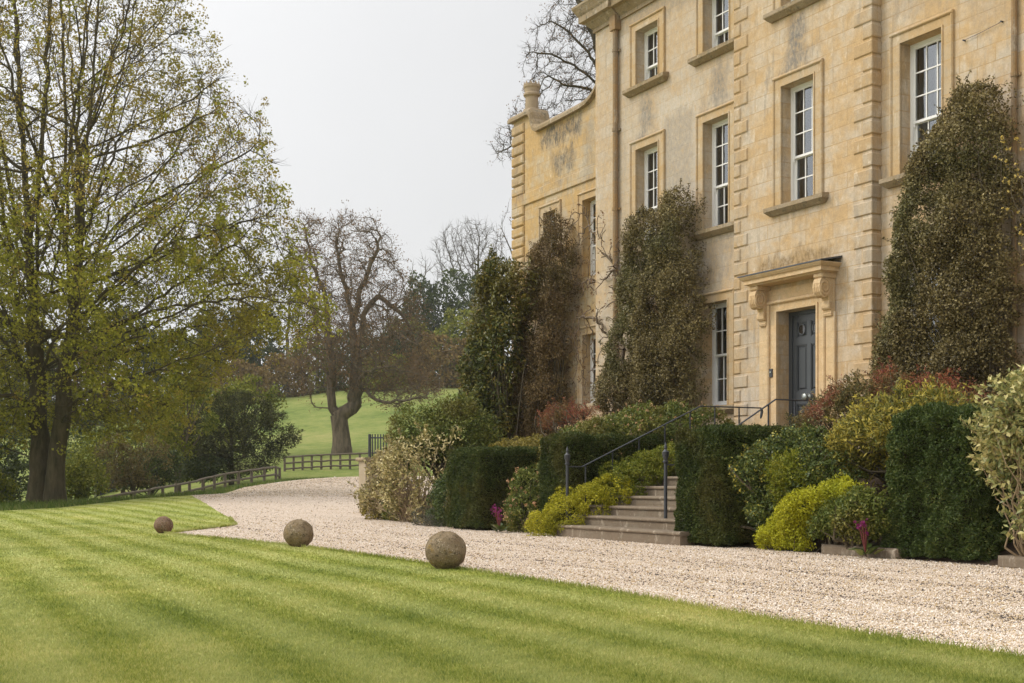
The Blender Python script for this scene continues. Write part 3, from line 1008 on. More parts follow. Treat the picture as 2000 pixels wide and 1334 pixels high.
def window(u0, u1, z0, z1, n, ru, rl, sill, cur):
    """stone-framed sash; the window is a part, its stonework, glass and curtains are sub-parts"""
    d = n + .20                                        # frame plane
    fr = MB()
    jb = .055
    fr.box(u0, u0 + jb, d, d + .11, z0, z1)
    fr.box(u1 - jb, u1, d, d + .11, z0, z1)
    fr.box(u0 + jb, u1 - jb, d, d + .11, z1 - jb, z1)
    fr.box(u0 + jb, u1 - jb, d, d + .12, z0, z0 + .06)
    a, b, lo, hi = u0 + jb, u1 - jb, z0 + .06, z1 - jb
    rows = ru + rl
    zm = lo + (hi - lo) * rl / rows
    st, gb = .042, .0115

    def sash(n0, zz0, zz1, nr, botw):
        fr.box(a, a + st, n0, n0 + .038, zz0, zz1)
        fr.box(b - st, b, n0, n0 + .038, zz0, zz1)
        fr.box(a + st, b - st, n0, n0 + .038, zz0, zz0 + botw)
        fr.box(a + st, b - st, n0, n0 + .038, zz1 - .04, zz1)
        for i in (1, 2):
            u = a + st + (b - a - 2 * st) * i / 3
            fr.box(u - gb, u + gb, n0 + .006, n0 + .034, zz0 + botw, zz1 - .04)
        for i in range(1, nr):
            z = zz0 + botw + (zz1 - .04 - zz0 - botw) * i / nr
            fr.box(a + st, b - st, n0 + .004, n0 + .030, z - gb, z + gb)
    sash(d + .02, zm - .015, hi, ru, .045)
    sash(d + .064, lo, zm + .015, rl, .075)
    if rl >= 1:                                         # sash horns
        for u in (a + .012, b - .012):
            fr.box(u - .012, u + .012, d + .025, d + .052, zm - .075, zm - .014)
    win = fr.build("window", M_white, house)
    g = MB()
    g.quad((a + .03, d + .040, zm), (b - .03, d + .040, zm), (b - .03, d + .040, hi - .02), (a + .03, d + .040, hi - .02))
    g.quad((a + .03, d + .084, lo + .02), (b - .03, d + .084, lo + .02), (b - .03, d + .084, zm), (a + .03, d + .084, zm))
    g.build("glass", M_glass, win, recalc=False)
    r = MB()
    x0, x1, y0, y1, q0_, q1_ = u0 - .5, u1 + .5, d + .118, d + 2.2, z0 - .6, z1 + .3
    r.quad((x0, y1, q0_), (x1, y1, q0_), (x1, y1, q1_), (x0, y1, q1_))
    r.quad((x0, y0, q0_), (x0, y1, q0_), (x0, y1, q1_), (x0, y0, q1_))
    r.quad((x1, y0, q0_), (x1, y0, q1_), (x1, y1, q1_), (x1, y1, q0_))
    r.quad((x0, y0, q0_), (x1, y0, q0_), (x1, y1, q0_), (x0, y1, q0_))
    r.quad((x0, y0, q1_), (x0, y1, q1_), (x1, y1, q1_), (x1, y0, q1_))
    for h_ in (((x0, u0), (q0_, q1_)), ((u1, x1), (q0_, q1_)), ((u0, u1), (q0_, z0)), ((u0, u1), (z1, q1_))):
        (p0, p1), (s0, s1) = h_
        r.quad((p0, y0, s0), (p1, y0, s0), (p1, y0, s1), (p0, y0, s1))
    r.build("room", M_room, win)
    c = MB()
    spans = {0: [(u0 - .05, u0 + .13), (u1 - .13, u1 + .05)], 1: [(u0 - .05, u0 + .17), (u1 - .3, u1 + .05)], 2: [(u0 - .05, u0 + .16), (u0 + .30, u1 + .05)]}[cur]
    for p0, p1 in spans:
        k = max(4, int((p1 - p0) / .035))
        for i in range(k):
            a0, a1 = p0 + (p1 - p0) * i / k, p0 + (p1 - p0) * (i + 1) / k
            f0, f1 = d + .26 + .025 * sin(i * 1.9), d + .26 + .025 * sin((i + 1) * 1.9)
            c.quad((a0, f0, z0 - .1), (a1, f1, z0 - .1), (a1, f1, z1 + .1), (a0, f0, z1 + .1))
    c.build("curtain", M_sheer if cur == 2 else M_blind, win)
    ar = MB()
    aw, bw = .245, .055
    zb = z0
    for s0, s1 in ((u0 - aw + bw, u0), (u1, u1 + aw - bw)):
        ar.box(s0, s1, n - .028, n + .006, zb, z1)
    ar.box(u0 - aw + bw, u1 + aw - bw, n - .028, n + .006, z1, z1 + .215 - bw)
    ar.cbox(u0 - aw, u0 - aw + bw, n - .058, n + .004, zb, z1 + .215 - bw, .018)
    ar.cbox(u1 + aw - bw, u1 + aw, n - .058, n + .004, zb, z1 + .215 - bw, .018)
    ar.cbox(u0 - aw, u1 + aw, n - .063, n + .004, z1 + .215 - bw, z1 + .215, .018)
    for e in (.03,):                                    # inner arris bead
        ar.box(u0 - e, u0 - .002, n - .045, n - .028, zb, z1 + e)
        ar.box(u1 + .002, u1 + e, n - .045, n - .028, zb, z1 + e)
        ar.box(u0 - .002, u1 + .002, n - .045, n - .028, z1 + .002, z1 + e)
    ar.build("window_surround", M_trim if n != NB or z1 > 5 else M_door_stone, win)
    if sill:
        s = MB()
        w0, w1 = u0 - aw - .13, u1 + aw + .13
        s.add([(w0, n - .16, z0 - .075), (w1, n - .16, z0 - .075), (w1, n - .16, z0 + .0), (w0, n - .16, z0 + .0),
               (w0, n + .004, z0 + .025), (w1, n + .004, z0 + .025),
               (w0 + .07, n - .055, z0 - .155), (w1 - .07, n - .055, z0 - .155), (w0 + .07, n + .004, z0 - .155), (w1 - .07, n + .004, z0 - .155), (w0, n + .004, z0 - .075), (w1, n + .004, z0 - .075),
               (u0, n + .2, z0 + .028), (u1, n + .2, z0 + .028), (u0, n + .004, z0 + .028), (u1, n + .004, z0 + .028)],
              [(0, 1, 2, 3), (3, 2, 5, 4), (0, 6, 7, 1), (6, 8, 9, 7), (0, 3, 4, 10), (1, 11, 5, 2), (0, 10, 8, 6), (1, 7, 9, 11), (14, 15, 13, 12)])
        s.build("window_sill", M_sill, win)
    return win


for w_ in WIN:
    window(*w_)

# front door and its stone case
u0, u1, z0, z1 = DOOR
dn = NB + .27
mb = MB()
fw = .10
mb.box(u0, u0 + fw, dn - .02, dn + .08, z0, z1)
mb.box(u1 - fw, u1, dn - .02, dn + .08, z0, z1)
mb.box(u0 + fw, u1 - fw, dn - .02, dn + .08, z1 - .07, z1)
a, b = u0 + fw + .004, u1 - fw - .004
mb.box(a, b, dn + .030, dn + .07, z0, z1 - .075)
mid = (a + b) / 2
st = .105
rails = [(z0, z0 + .24), (z0 + .86, z0 + 1.10), (z0 + 1.98, z0 + 2.12), (z1 - .075 - .13, z1 - .076)]
for p0, p1 in ((a, a + st), (mid - st / 2, mid + st / 2), (b - st, b)):
    mb.box(p0, p1, dn, dn + .03, z0, z1 - .076)
for r0, r1 in rails:
    for p0, p1 in ((a + st, mid - st / 2), (mid + st / 2, b - st)):
        mb.box(p0, p1, dn + .001, dn + .03, r0, r1)
for i in range(3):
    for p0, p1 in ((a + st, mid - st / 2), (mid + st / 2, b - st)):
        q0_, q1_ = rails[i][1], rails[i + 1][0]
        mb.cbox(p0 + .035, p1 - .035, dn + .008, dn + .031, q0_ + .035, q1_ - .035, .03)
        e = .02
        mb.box(p0, p0 + e, dn + .012, dn + .03, q0_, q1_)
        mb.box(p1 - e, p1, dn + .012, dn + .03, q0_, q1_)
        mb.box(p0 + e, p1 - e, dn + .012, dn + .03, q0_, q0_ + e)
        mb.box(p0 + e, p1 - e, dn + .012, dn + .03, q1_ - e, q1_)
door = mb.build("front_door", M_doorp, house)
for p0, p1 in ((a + st, mid - st / 2), (mid + st / 2, b - st)):
    cc = ((p0 + p1) / 2, dn + .004, (rails[2][1] + rails[3][0]) / 2)
    MB().lathe((cc[0], cc[1], cc[2]), [(.105, .002), (.105, -.012), (.085, -.012), (.085, .002)], 24, 'y').build("glass_rim", M_doorp, door)
    MB().lathe((cc[0], cc[1] - .002, cc[2]), [(.086, 0), (.086, .003)], 24, 'y').build("round_pane", plain_mat("dark_pane", (0.02, 0.018, 0.016), 0.05, 0.8), door)
MB().lathe((mid - .01, dn, z0 + .98), [(.07, 0), (.07, -.012), (.028, -.02), (.026, -.05), (.06, -.065), (.078, -.09), (.07, -.118), (.04, -.132), (.01, -.136)], 20, 'y').build("door_knob", M_pewter, door, smooth=True)
mb = MB()
mb.box(u0, u1, NB - .02, dn + .1, z0 - .16, z0)
mb.build("door_step", M_step, house)

mb = MB()
aw = .27
for s0, s1 in ((u0 - aw + .07, u0), (u1, u1 + aw - .07)):
    mb.box(s0, s1, NB - .035, NB + .006, 1.42, z1)
mb.box(u0 - aw + .07, u1 + aw - .07, NB - .035, NB + .006, z1, z1 + .15)
for s0, s1 in ((u0 - aw, u0 - aw + .07), (u1 + aw - .07, u1 + aw)):
    mb.cbox(s0, s1, NB - .085, NB + .004, 1.42, z1 + .15, .02)
mb.cbox(u0 - aw, u1 + aw, NB - .09, NB + .004, z1 + .15, z1 + .22, .02)
mb.box(u0 - .05, u0 - .002, NB - .055, NB - .035, 1.42, z1 + .05)
mb.box(u1 + .002, u1 + .05, NB - .055, NB - .035, 1.42, z1 + .05)
mb.box(u0 - .002, u1 + .002, NB - .055, NB - .035, z1 + .003, z1 + .05)
mb.box(u0 - aw, u1 + aw, NB - .03, NB + .005, z1 + .221, 4.60)         # frieze
CU = -19.025
for s in (-1, 1):                                                      # pilaster strips below the consoles
    m0 = CU + s * .945
    mb.cbox(m0 - .12, m0 + .12, NB - .06, NB + .004, 1.42, 4.0, .015)
surround = mb.build("door_surround", M_door_stone, house)


def console(uc):
    """S-scroll bracket: big volute at the top, small one below, with a carved spiral on the cheek"""
    m_ = MB()
    pts = [(0.0, 4.60), (-.36, 4.60), (-.41, 4.57), (-.44, 4.50), (-.45, 4.42), (-.43, 4.34), (-.385, 4.275), (-.32, 4.245), (-.26, 4.25), (-.215, 4.275),
           (-.19, 4.24), (-.175, 4.19), (-.19, 4.15), (-.205, 4.11), (-.20, 4.07), (-.17, 4.04), (-.13, 4.03), (-.12, 3.985), (-.14, 3.97), (-.12, 3.93), (-.085, 3.92), (0.0, 3.90)]
    m_.prism_u([(NB + p * .82, z) for p, z in pts], uc - .095, uc + .095)
    for s in (-1, 1):
        for (cn_, cz, R, turns) in ((-.30, 4.425, .15, 2.1), (-.145, 4.10, .055, 1.4)):
            sp_ = []
            for i in range(44):
                t_ = i / 43
                r_ = R * (1 - t_) ** 0.85 + .012
                ang = pi / 2 + t_ * turns * 2 * pi
                sp_.append((uc + s * (.095 + .004), NB + (cn_ - r_ * cos(ang)) * .82, cz + r_ * sin(ang)))
            m_.tube(sp_, .016 if R > .1 else .010, 5)
            pass
        m_.tube([(uc + s * .097, NB - .04, 4.57), (uc + s * .097, NB - .05, 4.35), (uc + s * .097, NB - .03, 4.15), (uc + s * .097, NB - .02, 3.95)], .012, 5)
    for q in (-.045, .0, .045):
        m_.tube([(uc + q, NB - .366, 4.50), (uc + q, NB - .370, 4.42), (uc + q, NB - .356, 4.335), (uc + q, NB - .316, 4.27), (uc + q, NB - .262, 4.24)], .007, 5)
    # block between bracket and cornice
    m_.cbox(uc - .12, uc + .12, NB - .34, NB, 4.602, 4.68, .02)
    return m_.build("scroll_bracket", M_door_stone, surround)


console(CU - .90)
console(CU + .93)
mb = MB()
hp = [(.0, 4.64), (.42, 4.64), (.42, 4.665), (.36, 4.68), (.40, 4.73), (.46, 4.735), (.46, 4.80), (.50, 4.82), (.52, 4.85), (.0, 4.90)]
he = 1.10
hood_prof = [(.0, 4.682), (.34, 4.682), (.36, 4.70), (.42, 4.715), (.42, 4.785), (.45, 4.80), (.49, 4.845), (.49, 4.86), (.0, 4.90)]
xl, xr = CU - .66, CU + .70
mb.sweep([((xl, NB + .002), (-1, 0)), ((xl, NB - .0), (-1, -1)), ((xr, NB - .0), (1, -1)), ((xr, NB + .002), (1, 0))], hood_prof)
hood = mb.build("door_hood", M_door_stone, house)
mb = MB()
e = .505
mb.add([(xl - e, NB - e, 4.862), (xr + e, NB - e, 4.862), (xr + e, NB, 4.95), (xl - e, NB, 4.95), (xl - e, NB - e, 4.885), (xr + e, NB - e, 4.885), (xr + e, NB, 4.985), (xl - e, NB, 4.985)],
       [(0, 3, 2, 1), (4, 5, 6, 7), (0, 1, 5, 4), (1, 2, 6, 5), (2, 3, 7, 6), (3, 0, 4, 7)])
mb.build("lead_flashing", M_lead, hood)
mb = MB()
mb.cbox(-19.79, -19.70, NB - .06, NB - .035, 2.94, 3.10, .006)
bell = mb.build("bell_panel", M_iron, house)
MB().lathe((-19.745, NB - .061, 3.03), [(.018, 0), (.018, -.008), (.01, -.012)], 12, 'y').build("bell_push", M_pewter, bell)
mb = MB()
mb.tube([(-15.18, NR - .03, 8.06), (-14.9, NR - .028, 8.075), (-14.55, NR - .03, 8.11), (-14.42, NR - .03, 8.13)], .004, 4)
for p in ((-15.18, 8.06), (-14.42, 8.13)):
    mb.tube([(p[0], NR + .01, p[1]), (p[0], NR - .05, p[1])], .014, 6)
mb.build("trellis_wire", M_iron, house)

# ------------------------------------------------------------------ stone steps and handrails
steps = thing("stone_steps", "flight of worn brown stone steps rising to the front door", "steps", (-17.9, 11.3, 0))
NST = 8
for i in range(NST):
    zt = .205 + .167 * i
    n0 = 11.3 + .33 * i
    ul = -19.75 + (.02 * i)
    ur = -16.05 + (.02 * i)
    mb = MB()
    mb.box(ul, ur, n0 + .035, n0 + .5, zt - .215, zt - .062)
    prof_ = [(n0 + .5, zt - .058), (n0 + .03, zt - .058), (n0 + .008, zt - .048), (n0, zt - .028), (n0 + .01, zt - .008), (n0 + .03, zt), (n0 + .5, zt + .003)]
    mb.prism_u(prof_, ul - .03, ur + .03)
    mb.build("stair_tread", M_step, steps)
mb = MB()
mb.box(-20.0, -16.05, 11.3 + .33 * NST, NB - .05, 1.1, 1.40)
mb.build("landing", M_step, steps)


def handrail(u, n_new, z_new, zr0, n1, n2, zr2, n3, label, hook):
    """wrought handrail: turned newel with an urn finial, sloped and level rail, square balusters"""
    t_ = thing("handrail", label, "handrail", (u, n_new, z_new), "wrought iron handrails beside the steps")
    m_ = MB()
    m_.tube([(u, n_new, z_new), (u, n_new, zr0 + .03)], [.029, .027], 8)
    m_.lathe((u, n_new, zr0 + .03), [(.035, 0), (.045, .01), (.045, .03), (.03, .04), (.036, .06), (.052, .12), (.058, .165), (.058, .175), (.046, .18), (.03, .20), (.02, .215), (.026, .24), (.022, .27), (.008, .31), (.004, .325)], 14)
    m_.lathe((u, n_new, z_new), [(.05, 0), (.05, .03), (.034, .06)], 12)
    m_.build("newel_post", M_iron, t_)
    m_ = MB()
    path = [(u, n_new, zr0), (u, n1, zr0), (u, n2, zr2), (u, n3, zr2)]
    m_.tube(path, .018, 8, squash=.75)
    if hook:
        m_.tube([(u, n3, zr2), (u, n3 + .02, zr2 - .06), (u, n3 + .0, zr2 - .16), (u, n3 - .01, zr2 - .2)], [.022, .03, .026, .012], 6)
    m_.build("rail", M_iron, t_)
    b_ = [n1 + .07]
    while b_[-1] + .56 < n3:
        b_.append(b_[-1] + .56)
    for nb in b_:
        zr = zr0 + (zr2 - zr0) * min(1, max(0, (nb - n1) / (n2 - n1)))
        zb = z_new + max(0.0, math.floor((nb - 11.3) / .33)) * .167
        zb = min(zb, 1.40) if nb < 13.9 else 1.40
        m_ = MB()
        m_.tube([(u, nb, zb), (u, nb, zr - .01)], .014, 4)
        m_.build("baluster", M_iron, t_)
    return t_


handrail(-19.66, 11.5, .205, 1.21, 11.8, 14.35, 2.34, 15.75, "long black iron handrail on the far left side of the steps", True)
handrail(-17.10, 11.8, .205, 1.22, 12.1, 14.0, 2.315, 15.4, "black iron handrail on the right of the steps, nearer the camera", False)
# ------------------------------------------------------------------ foliage builders
def leaves_np(P, N, L, W, outward=0.3, fold=0.15, droop=0.0, jitter=0.9):
    """P centres, N outward normals; returns folded two-triangle leaves"""
    k = len(P)
    L = L * rng.uniform(0.65, 1.25, k)
    W = W * rng.uniform(0.7, 1.2, k)
    t = nrm(rng.normal(0, 1, (k, 3)) * (1 - outward * .6) + N * outward * 1.5 + np.array([0, 0, -droop]))
    nn = nrm(N + rng.normal(0, jitter, (k, 3)))
    b = nrm(np.cross(t, nn))
    nn = np.cross(b, t)
    h = L[:, None] * .5
    base, tip = P - t * h, P + t * h
    mid_ = P - t * (h * .15)
    s1 = mid_ + b * W[:, None] * .5 + nn * (W[:, None] * fold)
    s2 = mid_ - b * W[:, None] * .5 + nn * (W[:, None] * fold)
    V = np.stack([base, s1, tip, s2], 1).reshape(-1, 3)
    o = np.arange(k)[:, None] * 4
    Fc = np.concatenate([np.concatenate([o, o + 1, o + 2], 1), np.concatenate([o, o + 2, o + 3], 1)], 0)
    return V, Fc


def tubes_np(p0, p1, r0, r1, k=4):
    m = len(p0)
    d = nrm(p1 - p0)
    ref = np.where(np.abs(d[:, 2:3]) > .9, np.array([[1., 0, 0]]), np.array([[0, 0, 1.]]))
    a = nrm(np.cross(d, ref))
    b = np.cross(d, a)
    an = np.arange(k) * 2 * pi / k
    off = a[:, None] * np.cos(an)[None, :, None] + b[:, None] * np.sin(an)[None, :, None]
    A = p0[:, None] + off * np.reshape(r0, (-1, 1, 1))
    B = p1[:, None] + off * np.reshape(r1, (-1, 1, 1))
    V = np.concatenate([A, B], 1).reshape(-1, 3)
    i = np.arange(k)
    j = (i + 1) % k
    f = np.stack([i, j, j + k, i + k], 1)
    Fc = (np.arange(m)[:, None, None] * 2 * k + f[None]).reshape(-1, 4)
    return V, Fc


def join_np(parts):
    Vs, Fs, b = [], [], 0
    for v, f in parts:
        Vs.append(v)
        Fs.append(f + b)
        b += len(v)
    return np.concatenate(Vs), np.concatenate(Fs)


def clumps(cent, out, per, r, L, W, **kw):
    """leaf balls around clump centres, thicker on their outer side"""
    k = len(cent)
    per_ = rng.poisson(per, k)
    idx = np.repeat(np.arange(k), per_)
    g = nrm(rng.normal(0, 1, (len(idx), 3)) + out[idx] * .5)
    rr = (r[idx] if hasattr(r, '__len__') else r) * rng.uniform(0.25, 1, len(idx)) ** 0.5
    P = cent[idx] + g * rr[:, None]
    N = nrm(g + out[idx] * .6 + np.array([0, 0, .35]))
    return leaves_np(P, N, L, W, **kw)


def outline_pts(px_poly, n_plane):
    return np.array([(onN(px, py, n_plane).x, onN(px, py, n_plane).z) for px, py in px_poly])


def outline_shrub(name, label, cat, px_poly, n_plane, T, nc, per, r, L, W, mat, stemmat, base=None, n_back=None, flowers=None, group=None, sticks=24,
                  gaps=0.0, wisps=0, lw=dict(), nmin=None, stem_r=.035, raw=None):
    """shrub grown inside an outline standing on the plane n_plane, T metres deep to the front"""
    n_plane += .2 if cat == "shrub" and group else .45 * T
    poly = raw if raw is not None else outline_pts(px_poly, n_plane)
    lo, hi = poly.min(0), poly.max(0)
    Q = rng.uniform(lo, hi, (nc * 8, 2))
    Q = Q[in_poly(Q, poly)]
    d = poly_dist(Q, poly)
    keep = d > r * rng.uniform(.45, 1.45, len(d))
    Q, d = Q[keep], d[keep]
    if gaps:
        g = np.array([mnoise.noise(Vector((a * 1.5, b * 1.5, len(label)))) for a, b in Q])
        Q, d = Q[g > gaps - 1], d[g > gaps - 1]
    Q, d = Q[:nc], d[:nc]
    prof_ = np.sqrt(np.clip(d / max(.35, T * .75), 0, 1))
    lump = np.array([mnoise.noise(Vector((a * 1.7, b * 1.7, n_plane))) for a, b in Q])
    depth = T * prof_ * (1 + .6 * lump)
    f = np.where(rng.random(len(Q)) < .72, rng.uniform(.82, 1.0, len(Q)), rng.uniform(-.25, .85, len(Q)))
    cent = np.stack([Q[:, 0], n_plane - depth * f, Q[:, 1]], 1)
    # outward direction: to the front in the middle, sideways at the border
    e = .06
    gx_ = poly_dist(Q + [e, 0], poly) - poly_dist(Q - [e, 0], poly)
    gz_ = poly_dist(Q + [0, e], poly) - poly_dist(Q - [0, e], poly)
    side = 1 - prof_
    out = nrm(np.stack([-gx_ / (2 * e) * side, -np.ones(len(Q)) * (.25 + prof_), -gz_ / (2 * e) * side + .15], 1))
    if base is None:
        um = (lo[0] + hi[0]) / 2
        base = (um, n_plane - .15, lo[1] + .05)
    t = thing(name, label, cat, base, group)
    V, Fc = clumps(cent, out, per, r * rng.uniform(.55, 1.5, len(cent)), L, W, **lw)
    np_obj("foliage", V, Fc, mat, t)
    # branches from the foot up into the clumps
    tipc = []
    p0, p1, r0, r1 = [], [], [], []
    for i in rng.choice(len(cent), min(sticks, len(cent)), replace=False):
        c = cent[i]
        b0 = np.array(base) + np.array([rng.normal(0, .12), rng.normal(0, .06), 0])
        b0[0] += (c[0] - b0[0]) * .35
        m1 = b0 * .5 + c * .5 + rng.normal(0, .10, 3) + np.array([(b0[0] - c[0]) * .15, 0, .1])
        pts = [b0, b0 * .75 + m1 * .25 + rng.normal(0, .05, 3), m1, m1 * .5 + c * .5 + rng.normal(0, .07, 3), c + out[i] * r]
        rad = stem_r * np.array([1, .8, .6, .38, .16])
        for a in range(4):
            p0.append(pts[a]); p1.append(pts[a + 1]); r0.append(rad[a]); r1.append(rad[a + 1])
    for i in rng.choice(len(cent), min(wisps, len(cent)), replace=False):
        c = cent[i]
        dd = nrm(out[i] * .7 + rng.normal(0, .5, 3) + np.array([0, 0, .7]))
        e_ = c + dd * r * rng.uniform(1.1, 2.6)
        p0.append(c); p1.append(e_); r0.append(.006); r1.append(.003)
        for q_ in (.55, .75, .92):
            tipc.append(c + (e_ - c) * q_)
    V, Fc = tubes_np(np.array(p0), np.array(p1), np.array(r0), np.array(r1), 4)
    np_obj("branches", V, Fc, stemmat, t)
    if tipc:
        tc_ = np.array(tipc)
        V, Fc = clumps(tc_, np.tile([0, -.3, .5], (len(tc_), 1)), 6, r * .3, L * .9, W * .9)
        tag(np_obj("young_shoots", V, Fc, mat, t), kind="stuff")
    if flowers:
        fm, cnt, fs, spread = flowers
        j = rng.choice(len(cent), cnt)
        fc = cent[j] + out[j] * r * rng.uniform(.8, 1.15, (cnt, 1)) + rng.normal(0, r * .5, (cnt, 3))
        V, Fc = clumps(fc, out[j], spread, fs * 1.6, fs, fs * .8, outward=.2)
        tag(np_obj("flowers", V, Fc, fm, t), kind="stuff")
    return t


def hedge(name, label, u0, u1, n0, n1, z1, mat, core, dens=5200, L=.045, W=.016, lump=.05, zb=0.0, group=None):
    """clipped hedge: a dense skin of sprays over a solid core coloured as dark as the inner shade"""
    t = thing(name, label, "hedge", ((u0 + u1) / 2, (n0 + n1) / 2, zb), group)
    faces_ = [((u0, u1), (zb, z1), 'f', n0, (0, -1, 0)), ((n0, n1), (zb, z1), 's', u1, (1, 0, 0)), ((n0, n1), (zb, z1), 's', u0, (-1, 0, 0)),
              ((u0, u1), (n0, n1), 't', z1, (0, 0, 1)), ((u0, u1), (zb + .6, z1), 'f', n1, (0, 1, 0))]
    Ps, Ns = [], []
    for (a0, a1), (b0, b1), kind, cst, nr in faces_:
        k = int((a1 - a0) * (b1 - b0) * dens)
        a, b = rng.uniform(a0, a1, k), rng.uniform(b0, b1, k)
        c = np.full(k, cst)
        P_ = {'f': np.stack([a, c, b], 1), 's': np.stack([c, a, b], 1), 't': np.stack([a, b, c], 1)}[kind]
        N_ = np.tile(np.array(nr, float), (k, 1))
        Ps.append(P_)
        Ns.append(N_)
    P_, N_ = np.concatenate(Ps), np.concatenate(Ns)
    # soften the corners and give it lumps
    ctr = np.array([(u0 + u1) / 2, (n0 + n1) / 2, (zb + z1) / 2])
    hf = np.array([(u1 - u0) / 2, (n1 - n0) / 2, (z1 - zb) / 2])
    rel = (P_ - ctr)
    ov = np.maximum(np.abs(rel) - (hf - .16), 0)
    ln = np.linalg.norm(ov, axis=1)
    sc = np.where(ln > .16, .16 / (ln + 1e-9), 1.0)
    P_ = ctr + np.sign(rel) * (np.minimum(np.abs(rel), hf - .16) + ov * sc[:, None])
    N_ = nrm(N_ * .5 + np.sign(rel) * ov * 6)
    lm = np.array([mnoise.noise(Vector(p * 3.1)) + .6 * mnoise.noise(Vector(p * 7.5)) for p in P_[::1]])
    P_ = P_ + N_ * (lm * lump * 1.3 - rng.exponential(.035, len(P_)))[:, None]
    stray = rng.random(len(P_)) < .012
    P_[stray] += N_[stray] * rng.uniform(.02, .07, (stray.sum(), 1))
    V, Fc = leaves_np(P_, nrm(N_ + rng.normal(0, .35, N_.shape)), L, W, outward=.75, jitter=1.0)
    np_obj("foliage", V, Fc, mat, t)
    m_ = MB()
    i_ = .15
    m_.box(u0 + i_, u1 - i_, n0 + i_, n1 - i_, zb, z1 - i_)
    m_.build("branches", core, t)  # solid box in place of twigs, its dark colour painting the inner shade
    return t


def mound(name, label, cat, blobs, per_m2, L, W, mat, stemmat, clump_r=.11, per=26, flowers=None, group=None, lw=dict(), sticks=20, zmin=-.02, surf=.8, stem_r=.012):
    """shrub made of overlapping rounded masses (centre, radii)"""
    C_, O_ = [], []
    B = [(np.array(c, float), np.array(r_, float)) for c, r_ in blobs]
    for c, r_ in B:
        area = 4 * pi * (np.prod(r_) ** (2 / 3)) * .75
        k = int(area * per_m2)
        g = nrm(rng.normal(0, 1, (k, 3)))
        s = np.where(rng.random(k) < surf, rng.uniform(.88, 1.03, k), rng.uniform(.4, .9, k))
        lm = np.array([mnoise.noise(Vector(q * 2.2 + c)) for q in g])
        C_.append(c + g * r_ * (s * (1 + .16 * lm))[:, None])
        O_.append(nrm(g / r_))
    cent, out = np.concatenate(C_), np.concatenate(O_)
    ok = cent[:, 2] > zmin
    for c, r_ in B:
        ok &= ((((cent - c) / r_) ** 2).sum(1) > .5)
    cent, out = cent[ok], out[ok]
    bx = np.mean([c for c, _ in B], 0)
    t = thing(name, label, cat, (bx[0], bx[1], max(0, zmin)), group)
    V, Fc = clumps(cent, out, per, clump_r, L, W, **lw)
    np_obj("foliage", V, Fc, mat, t)
    p0, p1, r0, r1 = [], [], [], []
    for i in rng.choice(len(cent), min(sticks, len(cent)), replace=False):
        c = cent[i]
        b0 = np.array([bx[0] + (c[0] - bx[0]) * .4, bx[1] + (c[1] - bx[1]) * .4, max(zmin, 0)])
        m1 = b0 * .5 + c * .5 + rng.normal(0, .06, 3)
        p0 += [b0, m1]
        p1 += [m1, c + out[i] * .02]
        r0 += [stem_r, stem_r * .7]
        r1 += [stem_r * .7, stem_r * .25]
    V, Fc = tubes_np(np.array(p0), np.array(p1), np.array(r0), np.array(r1), 4)
    np_obj("branches", V, Fc, stemmat, t)
    if flowers:
        fm, cnt, fs, spread = flowers
        vis = np.where((out[:, 1] < .3) & (out[:, 2] > -.4))[0]
        j = rng.choice(vis, cnt)
        fc = cent[j] + out[j] * clump_r * rng.uniform(.8, 1.2, (cnt, 1))
        V, Fc = clumps(fc, out[j], spread, fs * 1.3, fs, fs * .8, outward=.2)
        tag(np_obj("flowers", V, Fc, fm, t), kind="stuff")
    return t


